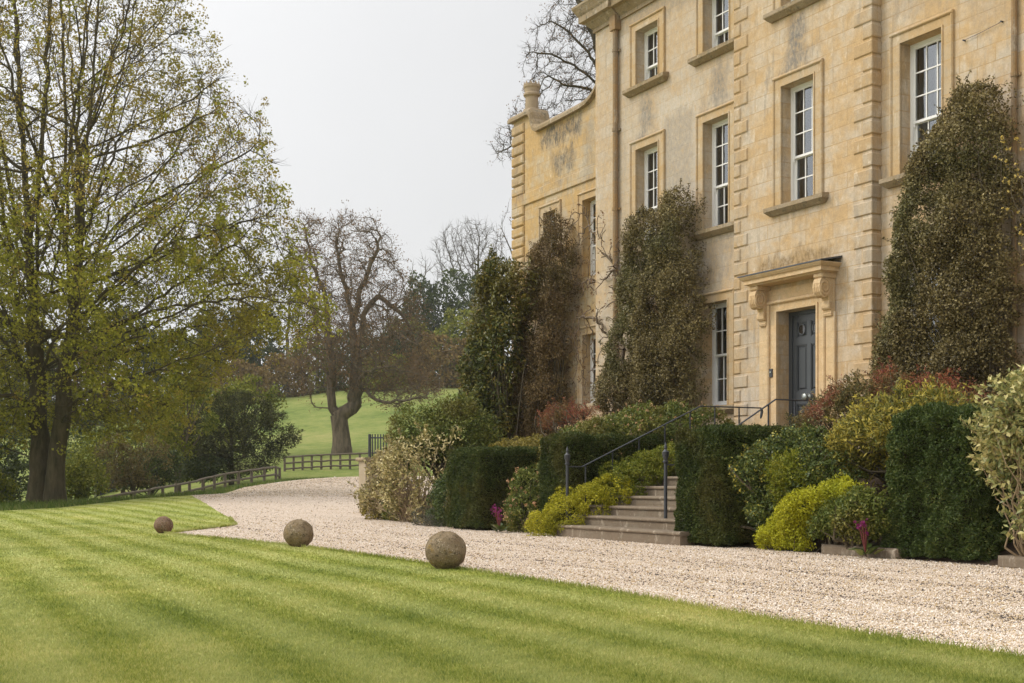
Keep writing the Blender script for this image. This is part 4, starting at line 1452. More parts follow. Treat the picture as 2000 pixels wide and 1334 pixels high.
# ------------------------------------------------------------------ tree growth (space colonisation)
class Tree:
    def __init__(s):
        s.p, s.par, s.nochild = [], [], None

    def chain(s, pts, start=-1, step=.4, wob=.05):
        """lay a limb through the given points; returns the index of its last node"""
        prev = start
        pts = [np.array(q, float) for q in pts]
        if start >= 0:
            pts = [s.p[start]] + pts
        else:
            s.p.append(pts[0]); s.par.append(-1)
            prev = len(s.p) - 1
        for a, b in zip(pts[:-1], pts[1:]):
            k = max(1, int(np.linalg.norm(b - a) / step))
            for i in range(1, k + 1):
                s.p.append(a + (b - a) * i / k + rng.normal(0, wob, 3) * (i < k))
                s.par.append(prev)
                prev = len(s.p) - 1
        return prev

    def near(s, q):
        return int(np.argmin(np.linalg.norm(np.array(s.p) - np.array(q), axis=1)))

    def grow(s, A, step=.4, kill=.7, infl=4.0, iters=90, trop=(0, 0, .12), jit=.12, maxn=9000):
        P = list(map(np.array, s.p))
        par = list(s.par)
        A = np.array(A, float)
        Pn = np.array(P)
        near = np.zeros(len(A), int)
        nd = np.full(len(A), 1e9)
        for i in range(0, len(Pn), 400):
            d = np.linalg.norm(A[:, None] - Pn[None, i:i + 400], axis=2)
            j = d.argmin(1)
            m = d[np.arange(len(A)), j]
            b = m < nd
            nd[b], near[b] = m[b], j[b] + i
        alive = nd > kill
        trop = np.array(trop)
        for it in range(iters):
            act = alive & (nd < infl)
            if not act.any():
                infl *= 1.3
                if infl > 40:
                    break
                continue
            ids = near[act]
            Pn = np.array(P)
            dv = nrm(A[act] - Pn[ids])
            un, inv = np.unique(ids, return_inverse=True)
            sm = np.zeros((len(un), 3))
            np.add.at(sm, inv, dv)
            nw = Pn[un] + nrm(nrm(sm) + trop + rng.normal(0, jit, sm.shape)) * step
            b0 = len(P)
            P += list(nw)
            par += list(un)
            d = np.linalg.norm(A[:, None] - nw[None], axis=2)
            j = d.argmin(1)
            m = d[np.arange(len(A)), j]
            b = m < nd
            nd[b], near[b] = m[b], j[b] + b0
            alive &= nd > kill
            if len(P) > maxn:
                break
        s.p, s.par = P, par

    def radii(s, tip=.008, e=2.3, rmax=None):
        n = len(s.p)
        acc = np.zeros(n)
        s.kids = np.zeros(n, int)
        for i in range(n - 1, -1, -1):
            if acc[i] == 0:
                acc[i] = tip ** e
            if s.par[i] >= 0:
                acc[s.par[i]] += acc[i]
                s.kids[s.par[i]] += 1
        s.r = acc ** (1 / e)
        if rmax:
            mx_ = s.r.max()
            ex = math.log(rmax / tip) / math.log(mx_ / tip)
            s.r = tip * (s.r / tip) ** ex
        s.P = np.array(s.p)
        return s

    def smooth(s, k=2):
        P = np.array(s.p)
        par = np.array(s.par)
        n = len(P)
        for _ in range(k):
            ch = np.zeros((n, 3))
            cn = np.zeros(n)
            m = par >= 0
            np.add.at(ch, par[m], P[m])
            np.add.at(cn, par[m], 1)
            t = m & (cn > 0)
            P2 = P.copy()
            P2[t] = P[t] * .5 + P[par[t]] * .25 + (ch[t] / cn[t][:, None]) * .25
            P = P2
        s.p = list(P)

    def mesh(s, thick=.05, flare=None):
        par = np.array(s.par)
        ix = np.where(par >= 0)[0]
        pr = par[ix]
        r1 = s.r[ix]
        r0 = np.minimum(s.r[pr], r1 * 1.35 + .002)
        # the main child carries its parent's girth
        best = {}
        for i, p_ in zip(ix, pr):
            if p_ not in best or s.r[i] > s.r[best[p_]]:
                best[p_] = i
        main = np.array([best[p_] == i for i, p_ in zip(ix, pr)])
        r0 = np.where(main, s.r[pr], r0)
        if flare is not None:
            z0, hgt, amt = flare
            for arr, q in ((r0, s.P[pr]), (r1, s.P[ix])):
                tz = np.clip((z0 + hgt - q[:, 2]) / hgt, 0, 1.2)
                arr *= 1 + amt * tz ** 2 * (arr > .15)
        out = []
        big = (r0 > thick)
        if big.any():
            d = nrm(s.P[ix] - s.P[pr])
            out.append(tubes_np(s.P[pr][big] - d[big] * (r0[big] * .25)[:, None], s.P[ix][big] + d[big] * (r1[big] * .2)[:, None], r0[big], r1[big], 9))
        out.append(tubes_np(s.P[pr][~big], s.P[ix][~big], r0[~big], r1[~big], 4))
        return join_np(out)

    def twigs(s, thr, m, ln, rad, spread=.8, up=.25, seg=2, k=3, zmin=-1e9):
        """fine shoots on the thin wood; returns (geometry, tip positions, tip directions)"""
        par = np.array(s.par)
        ix = np.where((s.r < thr) & (par >= 0) & (s.P[:, 2] > zmin))[0]
        ix = np.repeat(ix, m)
        d = nrm(s.P[ix] - s.P[par[ix]])
        st_ = s.P[ix] - d * rng.uniform(0, .4, (len(ix), 1)) * .5
        parts = []
        dd = nrm(d + rng.normal(0, spread, (len(ix), 3)) + np.array([0, 0, up]))
        l_ = ln * rng.uniform(.5, 1.3, len(ix))
        cur = st_
        for q in range(seg):
            nx_ = cur + dd * (l_ / seg)[:, None]
            parts.append(tubes_np(cur, nx_, np.full(len(ix), rad * (1 - .4 * q)), np.full(len(ix), rad * (1 - .4 * (q + 1))), k))
            cur = nx_
            dd = nrm(dd + rng.normal(0, .3, dd.shape) + np.array([0, 0, up * .4]))
        return join_np(parts), cur, dd


def in_profile(k, ctr, prof, zr, shell=.0, squash=1.0):
    """random points in a body of revolution; prof = [(z, radius)]"""
    zs, rs = zip(*prof)
    out = []
    while len(out) < k:
        z = rng.uniform(zr[0], zr[1])
        R = np.interp(z, zs, rs)
        if rng.random() > (R / max(rs)) ** 1.5:
            continue
        rr = R * sqrt(rng.uniform(shell, 1))
        a = rng.uniform(0, 2 * pi)
        out.append((ctr[0] + rr * cos(a), ctr[1] + rr * sin(a) * squash, z))
    return np.array(out)


CR, CF = np.array([S, C, 0]), np.array([-C, S, 0])         # camera-right and view axes, used to lay out far trees


def attr_px(poly, Z0, T, k):
    """growth targets filling an outline seen at distance Z0, bulging T metres to front and back"""
    poly = np.array(poly, float)
    lo, hi = poly.min(0), poly.max(0)
    Q = rng.uniform(lo, hi, (k * 6, 2))
    Q = Q[in_poly(Q, poly)][:k]
    d = poly_dist(Q, poly)
    dep = T * np.sqrt(np.clip(d / max(d.max(), 1), 0, 1)) * rng.uniform(-1, 1, len(Q))
    X = (Q[:, 0] - 1000) / F * Z0
    z = EYE + (YH - Q[:, 1]) / F * Z0
    P = X[:, None] * CR + Z0 * CF + dep[:, None] * CF
    P[:, 2] = z
    return P


def far_shrub(name, label, cat, poly, Z0, T, nc, per, r, L, W, mat, stemmat, trunk=None, group=None, lw=dict(), sticks=14, gaps=0.0):
    poly = np.array(poly, float)
    lo, hi = poly.min(0), poly.max(0)
    sc = Z0 / F
    Q = rng.uniform(lo, hi, (nc * 8, 2))
    Q = Q[in_poly(Q, poly)]
    d = poly_dist(Q, poly) * sc
    k = d > r * .3
    Q, d = Q[k], d[k]
    if gaps:
        g = np.array([mnoise.noise(Vector((a * sc * .9, b * sc * .9, Z0))) for a, b in Q])
        Q, d = Q[g > gaps - 1], d[g > gaps - 1]
    Q, d = Q[:nc], d[:nc]
    prof_ = np.sqrt(np.clip(d / max(T * .8, .3), 0, 1))
    lump = np.array([mnoise.noise(Vector((a * sc * .8, b * sc * .8, Z0 + 3))) for a, b in Q])
    f = np.where(rng.random(len(Q)) < .7, rng.uniform(.8, 1, len(Q)), rng.uniform(-1, .8, len(Q)))
    dep = -T * prof_ * f * (1 + .4 * lump)
    X = (Q[:, 0] - 1000) * sc
    cent = X[:, None] * CR + (Z0 + dep)[:, None] * CF
    cent[:, 2] = EYE + (YH - Q[:, 1]) * sc
    e = 3.0
    gx_ = (poly_dist(Q + [e, 0], poly) - poly_dist(Q - [e, 0], poly)) / (2 * e)
    gy_ = (poly_dist(Q + [0, e], poly) - poly_dist(Q - [0, e], poly)) / (2 * e)
    side = 1 - prof_
    out = nrm(-(gx_ * side)[:, None] * CR - np.sign(f)[:, None] * ((.25 + prof_))[:, None] * CF + np.array([0, 0, 1.]) * (gy_ * side + .25)[:, None])
    if trunk is None:
        trunk = (lo[0] + hi[0]) / 2
    b = onZ(trunk, hi[1], Z0)
    b.z = Hs(b.x, b.y) - .1
    t = thing(name, label, cat, b, group)
    V, Fc = clumps(cent, out, per, r, L, W, **lw)
    np_obj("crown" if cat == "tree" else "foliage", V, Fc, mat, t)
    p0, p1, r0, r1 = [], [], [], []
    bb = np.array(b)
    h = cent[:, 2].max() - bb[2]
    rt = .018 * h + .04
    topc = bb + np.array([0, 0, h * .55])
    p0.append(bb); p1.append(topc); r0.append(rt * 1.3); r1.append(rt * .6)
    for i in rng.choice(len(cent), min(sticks, len(cent)), replace=False):
        c = cent[i]
        m0 = bb + (topc - bb) * rng.uniform(.2, 1)
        m1 = m0 * .5 + c * .5 + rng.normal(0, .08 * h / 3, 3)
        p0 += [m0, m1]; p1 += [m1, c]; r0 += [rt * .5, rt * .3]; r1 += [rt * .3, rt * .1]
    V, Fc = tubes_np(np.array(p0), np.array(p1), np.array(r0), np.array(r1), 6)
    np_obj("trunk" if cat == "tree" else "branches", V, Fc, stemmat, t)
    return t


# ------------------------------------------------------------------ plant materials
B_dark = bark_mat("dark_bark", (0.036, 0.027, 0.016), (0.11, 0.083, 0.048))
B_oak = bark_mat("oak_bark", (0.065, 0.047, 0.033), (0.21, 0.158, 0.112), 3.0)
B_grey = bark_mat("grey_bark", (0.07, 0.057, 0.044), (0.155, 0.128, 0.10))
B_stem = bark_mat("shrub_stem", (0.06, 0.045, 0.03), (0.15, 0.115, 0.08))
B_pale = bark_mat("pale_stem", (0.26, 0.18, 0.11), (0.42, 0.32, 0.2))
M_core = plain_mat("hedge_shade_core", (0.022, 0.021, 0.010), 1.0, 0.0)
M_yew = leaf_mat("yew_leaf", [(0, (0.01908, 0.03175, 0.008044)), (.45, (0.04961, 0.07409, 0.01609)), (.8, (0.0992, 0.1164, 0.02681)), (1, (0.1621, 0.1499, 0.04022))], .5, .3, .12, 2.0, (0.1049, 0.07938, 0.02146), .45)
M_yew2 = leaf_mat("yew_green_leaf", [(0, (0.02099, 0.03571, 0.00865)), (.5, (0.06066, 0.09284, 0.02162)), (.85, (0.1167, 0.1464, 0.03568)), (1, (0.1982, 0.1964, 0.04865))], .45, .35, .12, 2.0)
M_olive = leaf_mat("phillyrea_leaf", [(0, (0.0484, 0.0403, 0.01628)), (.4, (0.1364, 0.1048, 0.03905)), (.75, (0.253, 0.2015, 0.08136)), (1, (0.44, 0.3526, 0.1628))], .4, .4, .15, .9, (0.11, 0.1249, 0.04556), .5)
M_oliveb = leaf_mat("brown_shrub_leaf", [(0, (0.04865, 0.03315, 0.01417)), (.4, (0.1283, 0.08385, 0.03464)), (.75, (0.2211, 0.1521, 0.06613)), (1, (0.376, 0.273, 0.1338))], .45, .3, .15, .9, (0.1216, 0.1073, 0.03779), .5)
M_mag = leaf_mat("evergreen_leaf", [(0, (0.02853, 0.03553, 0.008907)), (.5, (0.08321, 0.1022, 0.02078)), (.8, (0.1782, 0.1555, 0.02969)), (1, (0.3328, 0.2221, 0.05196))], .35, .5, .12, .9, (0.2021, 0.1333, 0.02227), .5)
M_varieg = leaf_mat("variegated_leaf", [(0, (0.09239, 0.09717, 0.02698)), (.35, (0.2463, 0.2168, 0.0742)), (.65, (0.5236, 0.4335, 0.1889)), (1, (0.8623, 0.7475, 0.4318))], .4, .4, .2, 1.5, (0.154, 0.1046, 0.04723), .45)
M_varieg2 = leaf_mat("pale_glossy_leaf", [(0, (0.09177, 0.1188, 0.03609)), (.4, (0.26, 0.2673, 0.09022)), (.7, (0.5048, 0.4455, 0.1684)), (1, (0.7954, 0.7128, 0.3609))], .35, .5, .22, 1.5)
M_lime = leaf_mat("lime_leaf", [(0, (0.1546, 0.1674, 0.0103)), (.5, (0.3993, 0.367, 0.02318)), (1, (0.6054, 0.5281, 0.05796))], .55, .25, .25, 2.0, (0.1803, 0.2061, 0.02576), .5)
M_yellow = leaf_mat("golden_leaf", [(0, (0.1921, 0.1825, 0.01158)), (.5, (0.4651, 0.4497, 0.02317)), (1, (0.6269, 0.6388, 0.07242))], .5, .3, .25, 2.0, (0.2427, 0.2868, 0.02897), .5)
M_mixed = leaf_mat("glossy_green_leaf", [(0, (0.02563, 0.04147, 0.01057)), (.5, (0.08543, 0.1202, 0.0282)), (.8, (0.1922, 0.2074, 0.04407)), (1, (0.6408, 0.5184, 0.08812))], .35, .5, .15, 2.2)
M_bushg = leaf_mat("shrub_green_leaf", [(0, (0.04475, 0.06413, 0.01363)), (.5, (0.1253, 0.1604, 0.02998)), (1, (0.2865, 0.27, 0.06132))], .45, .35, .2, 1.6, (0.2149, 0.1435, 0.04089), .4)
M_ochre = leaf_mat("olive_gold_leaf", [(0, (0.075, 0.0675, 0.0162)), (.5, (0.21, 0.1725, 0.0351)), (1, (0.45, 0.3525, 0.081))], .45, .35, .2, 1.6)
M_nandy = leaf_mat("nandina_leaf", [(0, (0.07194, 0.09158, 0.02281)), (.4, (0.2158, 0.1984, 0.03992)), (.75, (0.518, 0.4121, 0.07128)), (1, (0.7482, 0.6106, 0.1426))], .45, .35, .25, 1.1, (0.07194, 0.09922, 0.02851), .8)
M_nandr = leaf_mat("red_nandina_leaf", [(0, (0.1196, 0.029, 0.02538)), (.35, (0.2991, 0.058, 0.04713)), (.6, (0.2393, 0.1631, 0.05437)), (1, (0.5981, 0.1631, 0.1087))], .45, .35, .25, 2.0, (0.1196, 0.1269, 0.03988), .7)
M_nandm = leaf_mat("bronze_nandina_leaf", [(0, (0.05836, 0.05792, 0.02106)), (.4, (0.1417, 0.1352, 0.04914)), (.75, (0.2668, 0.193, 0.0702)), (1, (0.4668, 0.2703, 0.1229))], .45, .35, .25, 2.5, (0.2835, 0.06757, 0.05265), .7)
M_peach = leaf_mat("peach_flower", [(0, (0.48, 0.26, 0.12)), (1, (0.70, 0.46, 0.28))], .6, .2, .3, 3)
M_purple = leaf_mat("magenta_flower", [(0, (0.20, 0.02, 0.11)), (1, (0.42, 0.07, 0.26))], .6, .2, .3, 3)
M_spring = leaf_mat("spring_leaf", [(0, (0.1416, 0.1482, 0.01706)), (.5, (0.2996, 0.2983, 0.03696)), (1, (0.4994, 0.4608, 0.06397))], .5, .25, .35, .35, (0.2664, 0.1899, 0.04265), .5)
M_springb = leaf_mat("bronze_spring_leaf", [(0, (0.1745, 0.119, 0.02479)), (.5, (0.3387, 0.2476, 0.04648)), (1, (0.5336, 0.4161, 0.07746))], .5, .25, .35, .35, (0.3078, 0.2972, 0.05421), .5)
M_bud = leaf_mat("russet_bud", [(0, (0.1183, 0.06985, 0.03283)), (1, (0.2873, 0.1747, 0.08207))], .7, .15, .2, .3)
M_ivy = leaf_mat("ivy_leaf", [(0, (0.02167, 0.03626, 0.009494)), (.5, (0.05415, 0.07582, 0.01741)), (1, (0.1264, 0.1401, 0.02769))], .5, .3, .15, .3)
M_hillg = leaf_mat("hill_bush_leaf", [(0, (0.06154, 0.08547, 0.01026)), (.5, (0.1744, 0.1899, 0.02256)), (1, (0.3487, 0.3229, 0.04616))], .6, .2, .25, .3)
M_russet = leaf_mat("russet_leaf", [(0, (0.08233, 0.0524, 0.01886)), (.5, (0.1976, 0.1273, 0.04043)), (1, (0.3293, 0.2339, 0.07412))], .7, .15, .2, .3)
M_twig = plain_mat("twig_wood", (0.065, 0.05, 0.038), 0.9, 0.1)
M_twigg = plain_mat("grey_twig_wood", (0.115, 0.098, 0.086), 0.9, 0.1)
M_twigr = plain_mat("russet_twig_wood", (0.15, 0.108, 0.07), 0.9, 0.1)

# ------------------------------------------------------------------ shrubs trained on the house front
G_wall = "tall evergreen shrubs against the house wall"
outline_shrub("wall_shrub", "tallest dark olive evergreen shrub against the wall right of the front door", "shrub",
              [(1931, 155), (1906, 165), (1876, 198), (1851, 240), (1831, 290), (1814, 340), (1796, 390), (1781, 470), (1771, 540), (1761, 600), (1748, 660), (1738, 740), (1756, 820), (2016, 820), (2019, 700),
               (2021, 560), (2016, 400), (2011, 300), (2004, 205), (1991, 168), (1961, 158)], 16.0, 0.75, 2300, 46, .13, .046, .03, M_olive, B_stem, (-14.3, 16.0, 1.25), sticks=26, group=G_wall, wisps=320, lw=dict(outward=.12))
outline_shrub("wall_shrub", "tall olive evergreen shrub against the wall left of the front door, between two window columns", "shrub",
              [(1351, 365), (1319, 372), (1308, 398), (1278, 402), (1264, 430), (1254, 480), (1242, 540), (1232, 620), (1221, 690), (1198, 740), (1184, 785), (1196, 815), (1386, 815), (1390, 700), (1402, 640), (1396, 560),
               (1390, 500), (1368, 468), (1382, 425), (1378, 382)], 16.0, 0.62, 2300, 42, .13, .046, .03, M_olive, B_stem, (-22.7, 16.0, 1.3), sticks=26, group=G_wall, gaps=.62, wisps=240, lw=dict(outward=.12))
outline_shrub("wall_shrub", "narrow brownish conical shrub against the left wing under the small window", "shrub",
              [(1097, 410), (1084, 440), (1075, 475), (1058, 525), (1048, 600), (1034, 680), (1018, 760), (1014, 850), (1044, 880), (1110, 865), (1124, 760), (1127, 650), (1137, 560), (1140, 490), (1126, 460), (1112, 420)],
              16.85, 0.6, 1900, 38, .14, .048, .03, M_oliveb, B_stem, (-29.6, 16.8, 1.3), sticks=20, group=G_wall, gaps=.62, wisps=200, lw=dict(outward=.12))
outline_shrub("wall_shrub", "dark green large leaved shrub at the far corner of the left wing", "shrub",
              [(1001, 500), (976, 520), (974, 560), (960, 620), (950, 690), (934, 755), (938, 800), (964, 870), (1031, 880), (1028, 760), (1048, 640), (1066, 525), (1038, 503)],
              16.3, 0.85, 800, 30, .22, .12, .052, M_mag, B_stem, (-31.2, 16.2, 1.2), sticks=40, group=G_wall, wisps=20, lw=dict(outward=.4, droop=.4))

# bare climber between the two left window columns
wt_ = Tree()
b0 = onN(1226, 840, 15.9)
e1 = wt_.chain([b0, onN(1216, 700, 16.12), onN(1212, 600, 16.15), onN(1204, 525, 16.15)], step=.15, wob=.03)
wt_.chain([onN(1180, 545, 16.15), onN(1145, 550, 16.9), onN(1112, 560, 16.95)], e1, .15, .03)
wt_.chain([onN(1190, 660, 16.15), onN(1165, 620, 16.16), onN(1125, 620, 16.95)], wt_.near(onN(1214, 690, 16.12)), .15, .03)
wt_.chain([onN(1185, 500, 16.15), onN(1150, 440, 16.95), onN(1135, 400, 17.0)], e1, .15, .03)
pol = [(1105, 480), (1135, 390), (1165, 395), (1225, 470), (1240, 600), (1200, 770), (1130, 790), (1115, 620)]
q = rng.uniform((1100, 380), (1245, 800), (1600, 2))
q = q[in_poly(q, pol)][:520]
A = np.array([tuple(onN(a, b, 16.1 if a > 1172 else 16.95)) for a, b in q])
A[:, 1] -= rng.uniform(0, .22, len(A))
wt_.grow(A, .14, .2, 1.6, 60, trop=(0, -.02, .08), jit=.35, maxn=1500)
wt_.radii(.009, 2.4, .055)
t = thing("wall_climber", "leafless twisting climber spread over the wall and corner pilaster", "climber", b0)
V, Fc = wt_.mesh(.5)
tw, tp, td = wt_.twigs(.016, 1, .22, .005, .9, .2)
V, Fc = join_np([(V, Fc), tw])
np_obj("stems", V, Fc, bark_mat("climber_bark", (0.11, 0.075, 0.055), (0.21, 0.155, 0.115)), t)
j = rng.choice(len(tp), min(len(tp), 420), replace=False)
V, Fc = clumps(tp[j], td[j], 3, .05, .05, .03)
np_obj("young_leaves", V, Fc, M_bud, t)

# arching yellow-budded vine beside the right-hand pipe
t = thing("flowering_vine", "thin bare vine with yellow buds beside the downpipe at the right edge", "climber", (-13.6, 16.0, 1.3))
m_ = MB()
tipsP = []
for s_ in ([(2040, 620), (2010, 420), (1985, 310), (1945, 262)], [(2040, 600), (2005, 360), (1970, 330), (1942, 300)], [(2040, 640), (2000, 470), (1975, 360), (1950, 340)], [(2040, 560), (2015, 380), (2000, 290), (1975, 262)],
            [(2040, 660), (1998, 520), (1985, 420), (1960, 400)]):
    pts_ = [onN(a, b, 15.45 + .12 * random.random()) for a, b in s_]
    fine = []
    for i in range(25):
        tt = i / 24 * 3
        k = min(2, int(tt))
        a_, b_ = pts_[k], pts_[k + 1]
        fine.append(a_.lerp(b_, tt - k) + Vector((random.gauss(0, .012), random.gauss(0, .012), random.gauss(0, .012))))
    m_.tube([Vector((-13.6, 15.8, 1.3)), fine[0]] + fine, [.012] * 2 + [.011 - .008 * i / 24 for i in range(25)], 4)
    tipsP += fine[6:]
m_.build("stems", B_stem, t)
tipsP = np.array(tipsP)
j = rng.choice(len(tipsP), 60)
V, Fc = clumps(tipsP[j] + rng.normal(0, .02, (60, 3)), np.tile([0, -1., 0], (60, 1)), 7, .022, .03, .022)
tag(np_obj("buds", V, Fc, leaf_mat("yellow_bud", [(0, (0.5, 0.36, 0.05)), (1, (0.72, 0.58, 0.22))], .6, .2, .2), t), kind="stuff")

# ------------------------------------------------------------------ clipped yew hedges
G_h = "clipped yew hedges along the drive"
hedge("yew_hedge", "square clipped dark yew block on its own, farthest left along the drive", -23.95, -22.4, 11.12, 12.9, 1.60, M_yew, M_core, 7000, group=G_h)
hedge("yew_hedge", "clipped dark yew hedge on the far left side of the stone steps", -20.95, -19.92, 11.62, 14.4, 1.79, M_yew, M_core, 7000, group=G_h)
hedge("yew_hedge", "tall clipped yew hedge on the near right side of the stone steps", -16.42, -15.2, 11.45, 13.6, 1.76, M_yew, M_core, 8500, L=.042, group=G_h)
hedge("yew_hedge", "large loosely clipped green yew block nearest the camera at the right", -12.4, -10.85, 11.85, 13.5, 1.83, M_yew2, M_core, 9500, L=.046, lump=.11, group=G_h)

# ------------------------------------------------------------------ mixed planting
mound("spurge", "lime yellow spurge tumbling over the left ends of the lower steps", "plant",
      [((-20.02, 11.2, .14), (.30, .26, .27)), ((-19.72, 11.55, .36), (.44, .36, .34)), ((-19.45, 11.9, .56), (.45, .36, .32)), ((-20.0, 11.75, .45), (.4, .35, .4)), ((-19.3, 12.2, .74), (.42, .34, .30))],
      150, .036, .02, M_lime, B_stem, .085, 44, lw=dict(outward=.35))
mound("green_shrub", "low mid green shrub spilling onto the upper steps above the lime spurge", "shrub",
      [((-19.25, 12.55, .92), (.42, .36, .34)), ((-19.3, 12.95, 1.12), (.42, .4, .32)), ((-19.2, 13.4, 1.28), (.42, .4, .30)), ((-19.7, 12.7, .9), (.3, .5, .4))],
      120, .05, .024, leaf_mat("spring_green_leaf", [(0, (0.06, 0.085, 0.012)), (.5, (0.16, 0.185, 0.022)), (1, (0.30, 0.28, 0.04))], .5, .3, .25, 2.0), B_stem, .1, 40, lw=dict(outward=.3))
mound("flowering_shrub", "green shrub with peach flowers squeezed between the two left yew hedges", "shrub",
      [((-21.35, 11.75, .55), (.52, .40, .66)), ((-21.75, 11.9, .35), (.5, .42, .5)), ((-21.25, 11.55, .2), (.4, .3, .3))], 70, .06, .026, M_bushg, B_stem, .11, 28, (M_peach, 110, .026, 7), lw=dict(outward=.4))
mound("flowering_shrub", "broad evergreen with peach flowers behind the hedge left of the steps", "shrub",
      [((-20.75, 12.9, 1.45), (.75, .6, .66)), ((-20.7, 13.7, 1.62), (.7, .65, .72)), ((-20.65, 14.5, 1.68), (.6, .65, .75)), ((-20.55, 15.2, 1.62), (.5, .5, .72)), ((-21.7, 13.3, 1.42), (.85, .8, .66)), ((-22.3, 13.7, 1.35), (.9, .8, .62)), ((-21.5, 14.2, 1.6), (.8, .7, .62))],
      62, .075, .028, M_bushg, B_stem, .13, 30, (M_peach, 330, .026, 7), lw=dict(outward=.4), zmin=.9)
mound("golden_shrub", "olive gold shrub showing above the farthest yew block", "shrub",
      [((-23.6, 13.2, 1.35), (.9, .6, .48)), ((-24.8, 13.3, 1.35), (.8, .6, .5)), ((-22.7, 12.9, 1.3), (.6, .5, .45))], 60, .07, .03, M_ochre, B_stem, .12, 28, lw=dict(outward=.4), zmin=.7)
outline_shrub("variegated_shrub", "cream variegated shrub with bare brown lower stems at the far end of the planting", "shrub",
              [(758, 1018), (750, 960), (757, 900), (791, 868), (836, 848), (886, 833), (931, 836), (918, 868), (890, 890), (886, 950), (878, 1024), (826, 1028)], 12.0, .85, 420, 18, .17, .09, .04, M_varieg, B_pale,
              (-27.3, 12.0, 0), sticks=230, gaps=.95, stem_r=.016, wisps=60, lw=dict(outward=.4))
far_shrub("arching_shrub", "dark green arching shrub behind the cream variegated one", "shrub",
          [(752, 870), (770, 818), (800, 790), (838, 800), (868, 776), (915, 772), (940, 800), (985, 845), (980, 890), (800, 905)], 31.5, 1.0, 480, 26, .2, .09, .035, M_bushg, B_stem, lw=dict(outward=.4), sticks=40)
mound("grey_shrub", "small grey green lavender bush at the edge of the gravel", "shrub", [((-25.6, 11.45, .12), (.42, .25, .24)), ((-24.9, 11.35, .08), (.3, .2, .16))], 80, .05, .012,
      leaf_mat("lavender_leaf", [(0, (0.05, 0.055, 0.04)), (1, (0.17, 0.17, 0.125))], .7, .2, .15), B_stem, .08, 26, lw=dict(outward=.9))
mound("dark_shrub", "dark green shrub between the cream shrub and the first yew block", "shrub", [((-24.5, 11.65, .5), (.5, .38, .66)), ((-25.1, 11.75, .4), (.6, .35, .55)), ((-25.5, 12.1, .6), (.6, .35, .6))], 70, .06, .026, M_yew2, B_stem, .11, 28, lw=dict(outward=.4))
mound("golden_ivy", "golden and dark green ivy covering the foot of the gate pier", "climber", [((-29.2, 12.0, .5), (.3, .28, .6)), ((-29.35, 11.8, .25), (.28, .25, .32))], 75, .07, .04, M_ochre, B_stem, .12, 24, zmin=0)
mound("dark_laurel", "dark glossy bush beside the golden ivy at the end of the bed", "shrub", [((-28.6, 12.2, .55), (.36, .35, .8)), ((-28.5, 12.0, .25), (.4, .25, .4))], 75, .07, .032, M_mixed, B_stem, .12, 26, zmin=0)
outline_shrub("red_nandina", "red leaved feathery shrub in front of the bare climber", "shrub", [(1062, 838), (1085, 800), (1128, 780), (1165, 785), (1195, 795), (1190, 820), (1120, 842)], 14.9, .5, 170, 24, .13, .06, .014, M_nandr, B_stem,
              (-24.6, 14.8, 1.3), sticks=40, wisps=60, lw=dict(outward=.6))
outline_shrub("red_nandina", "red tipped shrub at the foot of the tallest wall shrub", "shrub", [(1725, 790), (1735, 735), (1765, 708), (1805, 722), (1835, 735), (1880, 716), (1925, 738), (1950, 790), (1955, 850), (1730, 850)], 14.3, .7, 330, 30, .12, .055, .014,
              M_nandr, B_stem, (-13.6, 14.2, 1.3), sticks=50, wisps=90, lw=dict(outward=.6))
outline_shrub("bronze_nandina", "bronze and red shrub just right of the front door", "shrub", [(1598, 870), (1606, 800), (1630, 765), (1668, 748), (1705, 728), (1740, 750), (1750, 830), (1720, 920), (1660, 930), (1625, 890)], 13.7, .8, 430, 24, .13, .07, .017,
              M_nandm, B_stem, (-14.7, 13.6, 1.1), sticks=60, wisps=70, gaps=.8, lw=dict(outward=.5))
outline_shrub("golden_nandina", "golden yellow feathery shrub above the nearest yew block", "shrub", [(1690, 930), (1672, 860), (1700, 800), (1750, 765), (1820, 748), (1890, 752), (1945, 775), (1960, 850), (1900, 900), (1750, 950)], 13.0, .8, 560, 20, .15, .095, .026,
              M_nandy, B_stem, (-13.1, 13.2, .8), sticks=60, wisps=70, lw=dict(outward=.55))
outline_shrub("glossy_shrub", "dark glossy evergreen with yellow edged leaves right of the steps hedge", "shrub", [(1436, 1066), (1428, 985), (1438, 925), (1468, 885), (1510, 862), (1556, 832), (1606, 824), (1650, 850), (1690, 905), (1700, 960), (1600, 1066)], 12.2, .7,
              950, 30, .12, .05, .027, M_mixed, B_stem, (-14.4, 12.3, .2), sticks=50, wisps=50, lw=dict(outward=.45))
outline_shrub("lime_shrub", "bright lime green shrub growing up through the dark glossy evergreen", "shrub", [(1512, 955), (1504, 905), (1525, 880), (1550, 872), (1590, 885), (1606, 920), (1606, 950), (1560, 965), (1548, 1000), (1530, 990)], 11.85, .3, 130, 30, .09, .045, .02,
              leaf_mat("lime_green_leaf", [(0, (0.07, 0.10, 0.01)), (.5, (0.19, 0.21, 0.02)), (1, (0.34, 0.31, 0.045))], .5, .3, .25, 2.0), B_stem, (-14.0, 12.2, .3), sticks=6, stem_r=.01, lw=dict(outward=.6))
outline_shrub("golden_euonymus", "bright yellow low shrub spreading onto the gravel", "shrub", [(1498, 1064), (1498, 1035), (1522, 1010), (1548, 985), (1570, 958), (1620, 945), (1660, 925), (1695, 938), (1712, 965), (1670, 980), (1632, 995), (1602, 1025), (1606, 1072),
              (1560, 1080), (1512, 1076)], 11.75, .5, 430, 34, .085, .042, .02, M_yellow, B_stem, (-13.9, 11.9, 0), sticks=12, stem_r=.01, lw=dict(outward=.6))
